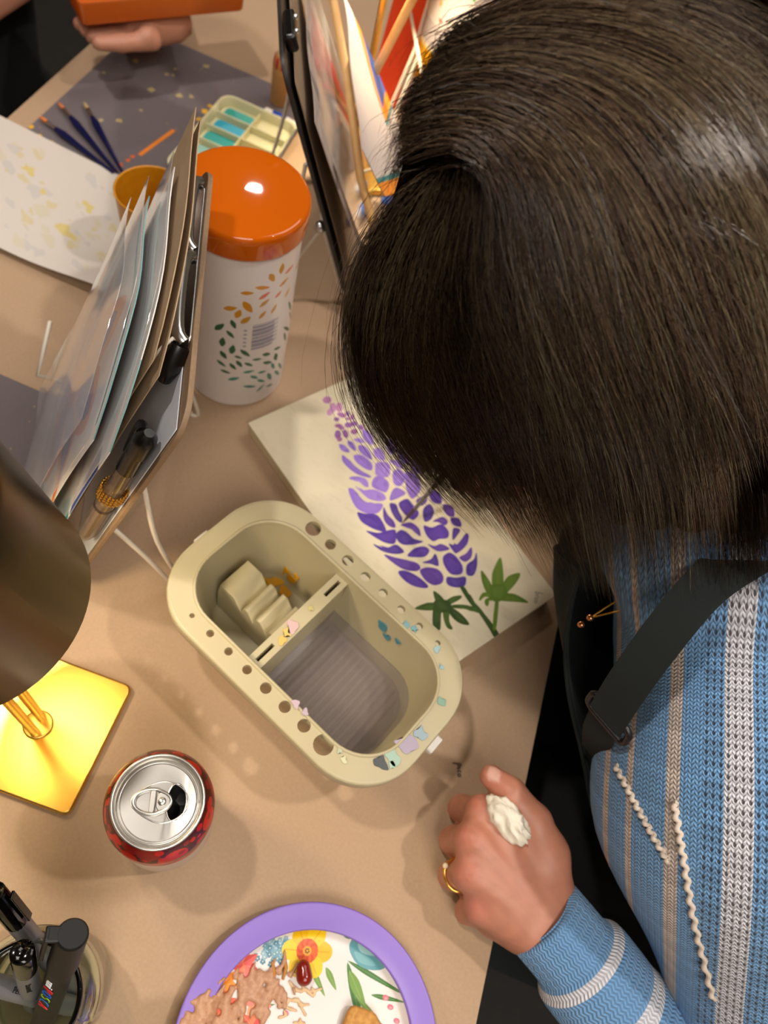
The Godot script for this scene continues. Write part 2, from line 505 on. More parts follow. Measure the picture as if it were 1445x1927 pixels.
func set_view() -> void:
	var cam := Camera3D.new()
	cam.name = "camera"
	cam.position = Vector3(0, 0.62, 0)
	cam.basis = Basis(Vector3.RIGHT, deg_to_rad(-60.04)) * Basis(Vector3.BACK, deg_to_rad(24.08))
	var lens := CameraAttributesPhysical.new()
	lens.frustum_focal_length = 18.14
	lens.frustum_focus_distance = 0.43
	lens.frustum_near = 0.02
	lens.frustum_far = 30.0
	lens.exposure_aperture = 5.2
	cam.attributes = lens
	cam.fov = 66.98
	add_child(cam)
	cam.current = true
	var e := Environment.new()
	e.background_mode = Environment.BG_COLOR
	e.background_color = Color(0, 0, 0)
	e.ambient_light_source = Environment.AMBIENT_SOURCE_DISABLED
	e.tonemap_mode = Environment.TONE_MAPPER_LINEAR
	e.tonemap_exposure = 0.95
	e.sdfgi_enabled = true
	e.ssao_enabled = true
	e.ssil_enabled = true
	var w := WorldEnvironment.new()
	w.name = "world"
	w.environment = e
	add_child(w)
	# the ceiling's recessed lamps: the one that the canister's lid mirrors, the near left one, and a right one added to light the woman
	for q in [[Vector3(-0.97, 1.97, -2.36), 0.04, "far"], [Vector3(-0.75, 1.97, -0.25), 0.070, "near left"], [Vector3(0.95, 1.97, -0.50), 0.085, "added_right"]]:
		downlight(q[0], q[1], q[2])
	# two soft panels, added out of view to lift the shadows; not known fixtures
	added_panel(Vector3(0.7, 1.985, 1.0), Vector2(1.2, 1.2), 0.54, "near")
	added_panel(Vector3(0.6, 1.985, -1.5), Vector2(1.2, 1.2), 0.26, "far")

func added_panel(p: Vector3, size: Vector2, k: float, which: String) -> void:  # added fill light in the form of a ceiling fixture
	var o := thing("added_panel", "added square fill light above the %s end of the table" % which, "lamp", p)
	part("frame", block(Vector3(size.x + 0.06, 0.028, size.y + 0.06), 0.004), mat(Color(0.9, 0.9, 0.88), 0.5), o)
	var g := mat(Color(1, 1, 1), 0.5)
	g.emission_enabled = true
	g.emission = Color(1.0, 0.97, 0.93)
	g.emission_energy_multiplier = 1.2
	part("diffuser", block(Vector3(size.x, 0.004, size.y), 0.001), g, o, Vector3(0, -0.0165, 0))
	var l := AreaLight3D.new()
	l.name = "fill_light"
	l.area_size = size
	l.area_normalize_energy = true
	l.light_color = Color(1.0, 0.97, 0.93)
	l.light_energy = 6.0 * k
	l.area_range = 8.0
	l.area_attenuation = 2.0
	l.shadow_enabled = true
	l.rotation_degrees = Vector3(-90, 0, 0)
	l.position = Vector3(0, -0.022, 0)
	o.add_child(l)

func downlight(p: Vector3, k: float, which: String) -> void:
	var o := thing("ceiling_lamp", "round recessed ceiling lamp at the %s end of the row above the table" % which, "lamp", p, 0.0, "recessed ceiling lamps")
	part("trim_ring", lathe([[Vector2(0.05, 0.0), Vector2(0.066, 0.0), Vector2(0.068, 0.006), Vector2(0.066, 0.03), Vector2(0.05, 0.03), Vector2(0.05, 0.0)]], 32), mat(Color(0.9, 0.9, 0.88), 0.5), o)
	var g := mat(Color(1, 1, 1), 0.5)
	g.emission_enabled = true
	g.emission = Color(1.0, 0.96, 0.92)
	g.emission_energy_multiplier = 14.0
	part("lens", lathe([[Vector2(0.0, 0.012), Vector2(0.05, 0.014), Vector2(0.05, 0.028), Vector2(0.0, 0.028)]], 32), g, o)
	var s := SpotLight3D.new()
	s.name = "ceiling_light"
	s.light_color = Color(1.0, 0.96, 0.92)
	s.light_energy = 21.0 * k
	s.light_size = 0.045
	s.spot_range = 8.0
	s.spot_angle = 78.0
	s.spot_attenuation = 2.0
	s.spot_angle_attenuation = 0.6
	s.shadow_enabled = true
	s.rotation_degrees = Vector3(-90, 0, 0)
	s.position = Vector3(0, -0.004, 0)
	o.add_child(s)

func materials() -> void:
	M.kraft = grained(Color(0.665, 0.55, 0.437), Color(0.70, 0.585, 0.47), 0.12, 0.75, 512, 5.0)
	M.brass = mat(Color(0.86, 0.70, 0.34), 0.27, 1.0)
	M.brass_darkened = mat(Color(0.46, 0.39, 0.28), 0.32, 1.0)  # same brass, its colour darkened for the dark room the shades mirror
	M.basin = mat(Color(0.72, 0.675, 0.545), 0.38)
	M.black = mat(Color(0.02, 0.02, 0.022), 0.3)
	M.wire = mat(Color(0.88, 0.84, 0.78), 0.4)
	M.steel = mat(Color(0.8, 0.8, 0.8), 0.22, 1.0)
	M.gold = mat(Color(0.95, 0.76, 0.36), 0.2, 1.0)
	M.white = mat(Color(0.9, 0.88, 0.85), 0.6)
	M.skin = mat(Color(0.80, 0.50, 0.40), 0.5)
	M.skin.subsurf_scatter_enabled = true
	M.skin.subsurf_scatter_strength = 0.2
	M.clear = mat(Color(0.9, 0.92, 0.95, 0.14), 0.10)
	M.clear.transparency = BaseMaterial3D.TRANSPARENCY_ALPHA
	M.glass = mat(Color(0.86, 0.94, 0.88, 0.0), 0.02)
	M.glass.transparency = BaseMaterial3D.TRANSPARENCY_ALPHA
	M.glass.refraction_enabled = true
	M.glass.refraction_scale = 0.05
	M.navy = mat(Color(0.02, 0.06, 0.25), 0.25)
	M.wood = grained(Color(0.80, 0.60, 0.36), Color(0.88, 0.70, 0.46), 0.02, 0.55, 256, 8.0)

# ---------------------------------------------------------------- the setting
func room() -> void:
	var wall := grained(Color(0.70, 0.66, 0.60), Color(0.74, 0.70, 0.64), 0.05, 0.9, 256, 1.0)
	var dark := grained(Color(0.10, 0.09, 0.085), Color(0.15, 0.135, 0.12), 0.05, 0.7, 256, 2.0)
	structure("floor", block(Vector3(5.4, 0.1, 6.4), 0.002), dark, Vector3(0, -0.79, -0.8))
	structure("ceiling", block(Vector3(5.4, 0.1, 6.4), 0.002), mat(Color(0.86, 0.85, 0.82), 0.9), Vector3(0, 2.05, -0.8))
	structure("wall_left", block(Vector3(0.1, 2.84, 6.4), 0.002), wall, Vector3(-2.65, 0.63, -0.8))
	structure("wall_right", block(Vector3(0.1, 2.84, 6.4), 0.002), wall, Vector3(2.65, 0.63, -0.8))
	structure("wall_back", block(Vector3(5.4, 2.84, 0.1), 0.002), wall, Vector3(0, 0.63, -3.95))
	structure("wall_front", block(Vector3(5.4, 2.84, 0.1), 0.002), wall, Vector3(0, 0.63, 2.35))

func table_and_papers() -> void:
	var t := thing("craft_table", "long table under brown kraft paper, edge running past the woman", "table")
	var top := PackedVector2Array([Vector2(0.235, 0.5), Vector2(-0.55, 0.5), Vector2(-0.55, -1.9), Vector2(0.02, -1.9)])
	part("tabletop", slab(top, -0.032, -0.0022, 0.002), mat(Color(0.5, 0.42, 0.34), 0.5), t)
	for p in [Vector3(-0.5, 0, 0.42), Vector3(0.17, 0, 0.42), Vector3(-0.5, 0, -1.8), Vector3(-0.03, 0, -1.8)]:
		part("leg", tube([p + Vector3(0, -0.74, 0), p + Vector3(0, -0.03, 0)], 0.02, 12), M.black, t)
	# two lengths of kraft paper, the nearer one lapping over the farther one along a slanting seam
	var near := PackedVector2Array([Vector2(0.238, 0.5), Vector2(-0.552, 0.5), Vector2(-0.552, -0.20), Vector2(-0.174, -0.563), Vector2(-0.146, -0.594), Vector2(0.148, -0.90)])
	var far := PackedVector2Array([Vector2(0.174, -0.345), Vector2(-0.552, -0.12), Vector2(-0.552, -1.9), Vector2(0.022, -1.9)])
	tag(part("kraft_paper", slab(far, -0.0021, -0.0011, 0.0003), M.kraft), "brown kraft paper covering the far half of the table, under the cardboard", "paper")
	tag(part("kraft_paper", slab(near, -0.001, 0.0, 0.0003), M.kraft), "brown kraft paper covering the near half of the table, under can and plate", "paper")
	# grey cardboard with spattered paint
	var img := Image.create(768, 768, false, Image.FORMAT_RGB8)
	img.fill(Color(0.41, 0.375, 0.385))
	for k in 90:
		disc(img, Vector2(rng.randf_range(0, 768), rng.randf_range(0, 768)), rng.randf_range(1, 3), rng.randf_range(1, 2.2), [Color(0.66, 0.60, 0.45), Color(0.5, 0.46, 0.45), Color(0.72, 0.6, 0.35)][k % 3], rng.randf() * 3)
	for q in [Vector2(46, 336), Vector2(231, 203), Vector2(253, 194), Vector2(232, 317), Vector2(329, 281), Vector2(366, 260), Vector2(242, 154), Vector2(24, 159), Vector2(102, 205), Vector2(54, 81), Vector2(327, 67), Vector2(258, 438), Vector2(174, 568), Vector2(226, 530)]:
		blot(img, q, rng.randf_range(6, 13), Color(0.68, 0.61, 0.42))
	for q in [Vector2(444, 414), Vector2(445, 305), Vector2(447, 266), Vector2(450, 356), Vector2(478, 346), Vector2(7, 730), Vector2(52, 753), Vector2(99, 762)]:
		blot(img, q, rng.randf_range(8, 13), Color(0.86, 0.64, 0.14))
	stroke(img, [Vector2(372, 638), Vector2(387, 554), Vector2(403, 469)], 15, Color(0.90, 0.50, 0.10))
	for q in [Vector2(356, 665), Vector2(340, 726), Vector2(342, 763), Vector2(324, 784), Vector2(351, 692)]:
		blot(img, q, rng.randf_range(7, 13), Color(0.86, 0.37, 0.12))
	var cm := printed(img, 0.8)
	var a := PackedVector2Array([Vector2(-0.285, -0.607), Vector2(-0.525, -0.607), Vector2(-0.523, -0.850), Vector2(-0.285, -0.852)])
	tag(part("cardboard_sheet", slab(a, 0.0, 0.0016, 0.0003), cm), "grey cardboard sheet with yellow and orange paint spatters under the blue brushes", "cardboard", "grey cardboard sheets")
	var b := PackedVector2Array([Vector2(-0.285, -0.09), Vector2(-0.53, -0.09), Vector2(-0.53, -0.322), Vector2(-0.285, -0.326)])
	tag(part("cardboard_sheet", slab(b, 0.0, 0.0016, 0.0003), cm), "grey cardboard sheet behind the near clipboard, beside the lamp shade", "cardboard", "grey cardboard sheets")
	# sheet of white paper with dried yellow paint
	var pi := Image.create(512, 512, false, Image.FORMAT_RGB8)
	pi.fill(Color(0.80, 0.765, 0.73))
	for k in 60:
		var c := Vector2(rng.randf_range(40, 480), rng.randf_range(60, 470))
		blot(pi, c, rng.randf_range(5, 26), [Color(0.79, 0.75, 0.67), Color(0.79, 0.735, 0.60), Color(0.76, 0.735, 0.715)][k % 3], 0.5)
	for q in [[390, 200, 20], [370, 190, 10], [300, 330, 24], [330, 350, 16], [170, 170, 20], [230, 230, 12]]:
		blot(pi, Vector2(q[0], q[1]), q[2], Color(0.80, 0.73, 0.48), 0.55)
	var A := Vector3(-0.575, 0.004, -0.613)
	var B := Vector3(-0.400, 0.004, -0.603)
	var C := Vector3(-0.318, 0.010, -0.446)
	var D := Vector3(-0.475, 0.010, -0.448)
	tag(part("stained_paper", sheet(14, 14, func(u: float, v: float) -> Vector3:
		var p := A.lerp(B, u).lerp(D.lerp(C, u), v)
		p.y += 0.004 * sin(u * 5.0 + v * 3.0) * v + 0.006 * v * v * u
		return p), printed(pi, 0.85)), "white sheet of paper stained with yellow paint beside the yellow cup", "paper")
	# a word scribbled on the kraft paper
	var ink := mat(Color(0.22, 0.2, 0.2), 0.7)
	var w := Builder.new()
	for s in scribble():
		tube_into(w, s, 0.00045, 5)
	tag(part("pencil_scribble", w.mesh(), ink, null, Vector3(0.1395, 0.0002, -0.1665), Vector3(0, -1.15, 0)), "small dark handwritten word on the kraft paper near the woman's hand", "writing")

func scribble() -> Array:
	# p i c o in a loose hand, x to the right, z down
	var out := []
	var g := func(pts: Array) -> Array:
		var r := []
		for q in pts: r.append(Vector3(q.x, 0, q.y) * 0.0013)
		return curve(r, 4)
	out.append(g.call([Vector2(-5, 3.5), Vector2(-4.6, 0), Vector2(-4.4, -1.6), Vector2(-3.2, -1.4), Vector2(-3.2, 0), Vector2(-4.6, 0.4)]))
	out.append(g.call([Vector2(-2, -1.2), Vector2(-2, 0.6), Vector2(-1.4, 0.8)]))
	out.append(g.call([Vector2(1, -1), Vector2(-0.2, -1), Vector2(-0.4, 0.4), Vector2(0.9, 0.7)]))
	out.append(g.call([Vector2(2.6, -1), Vector2(1.6, -0.6), Vector2(1.8, 0.7), Vector2(3, 0.5), Vector2(2.8, -0.9), Vector2(2.4, -1)]))
	return out

# ---------------------------------------------------------------- the painting
func canvas_board() -> void:
	var W := 1536
	var H := 800
	var img := Image.create(W, H, false, Image.FORMAT_RGB8)
	img.fill(Color(0.90, 0.85, 0.73))
	var n := FastNoiseLite.new()
	n.seed = 4
	n.frequency = 0.01
	for k in 700:
		var p := Vector2(rng.randf() * W, rng.randf() * H)
		var t := n.get_noise_2dv(p)
		disc(img, p, rng.randf_range(10, 40), rng.randf_range(4, 10), Color(0.90, 0.85, 0.73).lerp(Color(0.86, 0.81, 0.69), clampf(0.5 + t, 0, 1) * 0.5), rng.randf() * 0.6)
	paint_shapes(img, PINK_DABS, [Color(0.75, 0.50, 0.68), Color(0.78, 0.55, 0.72)], W, H)
	paint_shapes(img, MAUVE_DABS, [Color(0.64, 0.38, 0.62), Color(0.58, 0.36, 0.64)], W, H)
	paint_shapes(img, LILAC_PETALS, [Color(0.60, 0.46, 0.84), Color(0.56, 0.42, 0.80), Color(0.64, 0.50, 0.86)], W, H)
	paint_shapes(img, VIOLET_PETALS, [Color(0.33, 0.19, 0.62), Color(0.37, 0.22, 0.62), Color(0.30, 0.19, 0.58)], W, H)
	paint_shapes(img, SHADED_LEAVES, [Color(0.19, 0.29, 0.05), Color(0.23, 0.34, 0.06)], W, H)  # left leaf green darkened, partly to carry the basin shadow in the paint
	paint_shapes(img, GREEN_LEAVES, [Color(0.38, 0.50, 0.08), Color(0.34, 0.46, 0.07)], W, H)
	var o := Vector2(0.976 * W, 0.868 * H)
	for s in scribble():
		var pts := []
		for q in s: pts.append(o + Vector2(q.x, q.z).rotated(-0.92) * 5600.0)
		stroke(img, pts, 3.0, Color(0.45, 0.42, 0.42))
	var t := thing("canvas_board", "stretched canvas with a purple lupin flower and green leaves under the woman's hair", "canvas", Vector3(0.0121, 0, -0.3586), -deg_to_rad(33.354))
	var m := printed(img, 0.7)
	var cloth := FastNoiseLite.new()
	cloth.noise_type = FastNoiseLite.TYPE_VALUE
	cloth.frequency = 0.5
	var ht := NoiseTexture2D.new()
	ht.width = 512; ht.height = 512
	ht.noise = cloth
	m.heightmap_enabled = true
	m.heightmap_texture = ht
	m.heightmap_scale = 0.01
	# the printed top, v runs from the left long edge to the right one, so z is flipped
	part("wooden_stretcher", slab(round_rect(0.1412, 0.0732, 0.002, 3), 0.0003, 0.0165, 0.001), mat(Color(0.86, 0.80, 0.66), 0.75), t)
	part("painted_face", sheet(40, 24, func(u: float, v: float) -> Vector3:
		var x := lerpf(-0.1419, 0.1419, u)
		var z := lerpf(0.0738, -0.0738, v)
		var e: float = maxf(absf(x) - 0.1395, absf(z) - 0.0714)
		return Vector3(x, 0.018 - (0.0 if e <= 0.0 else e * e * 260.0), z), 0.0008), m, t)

func paint_shapes(img: Image, shapes: Array, tones: Array, W: int, H: int) -> void:
	var k := 0
	for s in shapes:
		var pts := []
		for i in range(0, s.size(), 2):
			pts.append(Vector2(s[i] * 0.001 * W, s[i + 1] * 0.001 * H))
		var heart := Vector2.ZERO
		for p in pts: heart += p / pts.size()
		for i in pts.size(): pts[i] = heart + (pts[i] - heart) * 1.10
		var poly := smooth_poly(pts, 5)
		var c: Color = tones[k % tones.size()]
		fill(img, poly, c)
		# brush marks inside the patch
		var mid := Vector2.ZERO
		for p in pts: mid += p
		mid /= pts.size()
		for q in 3:
			var sub := []
			for p in pts:
				sub.append(mid + (p - mid) * rng.randf_range(0.35, 0.8) + Vector2(rng.randf_range(-6, 6), rng.randf_range(-5, 5)))
			fill(img, smooth_poly(sub, 3), c.lightened(0.05) if q % 2 == 0 else c.darkened(0.07))
		k += 1

# ---------------------------------------------------------------- brush basin
func loft(rows: Array, steps := 8, bottom := false) -> ArrayMesh:
	# rows of rounded rectangles [half x, half z, corner, height]
	var b := Builder.new()
	var n := 0
	for r in rows:
		var p := round_rect(r[0], r[1], r[2], steps)
		n = p.size()
		for i in n:
			b.add(Vector3(p[i].x, r[3], p[i].y), Vector2(float(i) / n, r[3]))
	for k in rows.size() - 1:
		for i in n:
			var a := k * n + i
			var c := k * n + (i + 1) % n
			b.quad(a, c, c + n, a + n)
	if bottom:
		for e in [0, rows.size() - 1]:
			var r: Array = rows[e]
			var c := b.add(Vector3(0, r[3], 0))
			var first := b.v.size()
			for i in n: b.add(b.v[e * n + i])
			for i in n:
				if e == 0: b.tri(c, first + (i + 1) % n, first + i)
				else: b.tri(c, first + i, first + (i + 1) % n)
	return b.mesh()

func brush_basin() -> void:
	var t := thing("brush_basin", "beige plastic brush washing basin with two compartments, holed rim and cloudy water", "basin", Vector3(-0.0089, 0, -0.194), -deg_to_rad(20.25))
	# thin-walled tub: outside up, over the edge, inside down, with a moulded foot
	part("tub", loft([[0.084, 0.038, 0.03, 0.0], [0.0865, 0.0405, 0.031, 0.002], [0.0985, 0.051, 0.036, 0.0815], [0.0955, 0.048, 0.034, 0.0835], [0.0945, 0.047, 0.033, 0.082], [0.0855, 0.0395, 0.029, 0.014], [0.082, 0.036, 0.026, 0.0105]], 8, true), M.basin, t)
	# the flat rim with its two rows of brush holes is cut out of one plate
	var rim := CSGCombiner3D.new()
	rim.name = "rim"
	t.add_child(rim)
	rim.material_override = M.basin
	var plate := CSGPolygon3D.new()
	plate.name = "plate"
	plate.polygon = round_rect(0.1115, 0.066, 0.047, 12)
	plate.depth = 0.0045
	plate.rotation_degrees = Vector3(-90, 0, 0)
	plate.position.y = 0.0852
	rim.add_child(plate)
	var mouth := CSGPolygon3D.new()
	mouth.name = "mouth"
	mouth.polygon = round_rect(0.0955, 0.048, 0.034, 12)
	mouth.depth = 0.02
	mouth.rotation_degrees = Vector3(-90, 0, 0)
	mouth.position.y = 0.093
	mouth.operation = CSGShape3D.OPERATION_SUBTRACTION
	rim.add_child(mouth)
	for row in 2:
		for k in 8:
			var h := CSGCylinder3D.new()
			h.name = "hole"
			h.sides = 20
			h.height = 0.03
			h.radius = [0.0062, 0.0044, 0.0045, 0.0039, 0.0036, 0.0032, 0.0028, 0.0022][k] if row == 0 else [0.0019, 0.0028, 0.003, 0.0034, 0.0041, 0.0043, 0.0047, 0.0072][k]
			h.position = Vector3((-0.0595 if row == 0 else -0.0705) + 0.0184 * k, 0.083, -0.058 if row == 0 else 0.0545)
			h.operation = CSGShape3D.OPERATION_SUBTRACTION
			rim.add_child(h, true)
	# rolled lips and the skirt under the rim
	part("skirt", loft([[0.1105, 0.065, 0.046, 0.072], [0.1122, 0.0667, 0.047, 0.072], [0.1126, 0.0671, 0.0475, 0.0765], [0.1126, 0.0671, 0.0475, 0.083], [0.1118, 0.0663, 0.047, 0.0850], [0.1100, 0.0645, 0.0455, 0.0853]], 10), M.basin, t)
	part("inner_lip", loft([[0.0975, 0.05, 0.036, 0.0851], [0.0968, 0.0493, 0.0355, 0.0866], [0.0955, 0.048, 0.034, 0.0868], [0.0948, 0.0473, 0.0333, 0.0856], [0.0946, 0.0471, 0.0331, 0.082]], 10), M.basin, t)
	# divider with a slot near each end
	var d := Builder.new()
	box_into(d, Vector3(-0.0225, 0.012, -0.027), Vector3(-0.0105, 0.0785, 0.027))
	for s in [-1, 1]:
		for q in [[-0.0225, -0.0180], [-0.0150, -0.0105]]:
			box_into(d, Vector3(q[0], 0.012, minf(s * 0.027, s * 0.0462)), Vector3(q[1], 0.0785, maxf(s * 0.027, s * 0.0462)))
		box_into(d, Vector3(-0.0225, 0.012, minf(s * 0.0435, s * 0.0465)), Vector3(-0.0105, 0.0783, maxf(s * 0.0435, s * 0.0465)))
	part("divider", d.mesh(), M.basin, t)
	# the stepped brush rest standing in the dry half: sawtooth ridges on a solid foot
	var saw := [Vector2(-0.0225, 0.058), Vector2(-0.029, 0.060), Vector2(-0.031, 0.048), Vector2(-0.038, 0.060), Vector2(-0.043, 0.060), Vector2(-0.045, 0.046), Vector2(-0.051, 0.058), Vector2(-0.056, 0.058), Vector2(-0.058, 0.046), Vector2(-0.066, 0.061), Vector2(-0.081, 0.061), Vector2(-0.0835, 0.044), Vector2(-0.084, 0.012), Vector2(-0.0225, 0.012)]
	var poly := PackedVector2Array(saw)
	part("brush_rest", slab(poly, -0.0175, 0.0120, 0.0009), M.basin, t, Vector3(0, 0, 0), Vector3(-PI / 2, 0, 0))
	# ribs moulded into the floor of the wet half
	var rib := tube([Vector3(0, 0, -0.035), Vector3(0, 0, 0.035)], 0.0024, 8)
	for k in 14:
		part("rib", rib, M.basin, t, Vector3(-0.005 + 0.0060 * k, 0.0108, 0))
	# murky water and the paint that has dried on the plastic
	var water := mat(Color(0.55, 0.50, 0.50, 0.40), 0.04)
	water.transparency = BaseMaterial3D.TRANSPARENCY_ALPHA
	var wp := PackedVector2Array()
	for p in round_rect(0.0878, 0.0412, 0.03, 8):
		if p.x > -0.0103: wp.append(p)
	wp.append(Vector2(-0.0103, -0.0412)); wp.append(Vector2(-0.0103, 0.0412))
	var hull := Geometry2D.convex_hull(wp)
	hull.remove_at(hull.size() - 1)
	if (hull[1] - hull[0]).cross(hull[2] - hull[1]) < 0.0: hull.reverse()
	var wo := part("water", slab(hull, 0.0135, 0.031), water, t)
	wo.set_meta("label", "cloudy grey paint water")
	var smears := [[-0.0165, 0.0787, 0.008, 0.0055, Color(0.82, 0.66, 0.70)], [-0.0155, 0.0787, 0.014, 0.004, Color(0.86, 0.72, 0.36)], [-0.0140, 0.0787, 0.021, 0.004, Color(0.85, 0.70, 0.33)], [-0.0165, 0.0787, -0.012, 0.003, Color(0.74, 0.70, 0.42)], [0.026, 0.0870, 0.0478, 0.004, Color(0.74, 0.64, 0.76)], [0.034, 0.0870, 0.0476, 0.003, Color(0.70, 0.62, 0.74)], [0.1005, 0.0854, 0.016, 0.009, Color(0.62, 0.57, 0.72)], [0.1025, 0.0854, 0.002, 0.006, Color(0.52, 0.64, 0.74)], [0.0985, 0.0854, 0.028, 0.006, Color(0.58, 0.74, 0.70)], [0.0955, 0.0854, 0.036, 0.006, Color(0.14, 0.18, 0.24)], [0.1015, 0.0854, 0.032, 0.003, Color(0.62, 0.78, 0.72)], [0.1000, 0.0854, -0.026, 0.005, Color(0.42, 0.62, 0.56)], [0.043, 0.0854, -0.052, 0.0035, Color(0.40, 0.62, 0.70)], [0.050, 0.0854, -0.0535, 0.003, Color(0.36, 0.62, 0.70)], [0.072, 0.0854, -0.054, 0.003, Color(0.55, 0.72, 0.78)], [0.083, 0.0854, -0.046, 0.0025, Color(0.50, 0.68, 0.76)], [0.069, 0.0854, 0.0500, 0.0025, Color(0.66, 0.72, 0.62)], [0.075, 0.0854, 0.052, 0.003, Color(0.80, 0.80, 0.66)]]
	for s in smears:
		part("paint_smear", paint_blob(s[3]), mat((s[4] as Color).lerp(Color(0.77, 0.72, 0.58), 0.25), 0.35), t, Vector3(s[0], s[1], s[2]))
	# yellow paint on the floor and wall of the dry half, teal runs on the wet wall
	var yel := mat(Color(0.86, 0.62, 0.04), 0.4)
	for q in [[-0.066, 0.0112, -0.030, 0.008], [-0.054, 0.0112, -0.030, 0.006], [-0.072, 0.0112, -0.024, 0.005], [-0.040, 0.0112, -0.020, 0.004]]:
		part("paint_smear", paint_blob(q[3]), yel, t, Vector3(q[0], q[1], q[2]))
	for q in [[-0.066, 0.026, -0.0402, 0.009], [-0.056, 0.020, -0.0397, 0.006], [-0.052, 0.030, -0.0406, 0.004]]:
		part("paint_smear", paint_blob(q[3]), yel, t, Vector3(q[0], q[1], q[2]), Vector3(1.45, 0, 0))
	for q in [[0.030, 0.068, -0.0452, 0.006], [0.038, 0.060, -0.0443, 0.004], [0.046, 0.066, -0.0449, 0.003]]:
		part("paint_smear", paint_blob(q[3]), mat(Color(0.28, 0.52, 0.58), 0.4), t, Vector3(q[0], q[1], q[2]), Vector3(1.45, 0, 0))
	for s in [-1, 1]:
		part("handle_lug", block(Vector3(0.007, 0.007, 0.014), 0.0015), M.white, t, Vector3(s * 0.1145, 0.070, s * -0.004))

func paint_blob(r: float) -> ArrayMesh:
	var pts := []
	for k in 9:
		pts.append(Vector2.from_angle(TAU * k / 9) * r * rng.randf_range(0.45, 1.15))
	return slab(smooth_poly(pts, 3), 0.0, 0.0006, 0.0002)

func box_into(b: Builder, lo: Vector3, hi: Vector3) -> void:
	var p := [Vector3(lo.x, lo.y, lo.z), Vector3(hi.x, lo.y, lo.z), Vector3(hi.x, lo.y, hi.z), Vector3(lo.x, lo.y, hi.z), Vector3(lo.x, hi.y, lo.z), Vector3(hi.x, hi.y, lo.z), Vector3(hi.x, hi.y, hi.z), Vector3(lo.x, hi.y, hi.z)]
	for f in [[4, 5, 6, 7], [0, 3, 2, 1], [0, 1, 5, 4], [1, 2, 6, 5], [2, 3, 7, 6], [3, 0, 4, 7]]:
		b.flat_quad(p[f[0]], p[f[1]], p[f[2]], p[f[3]])

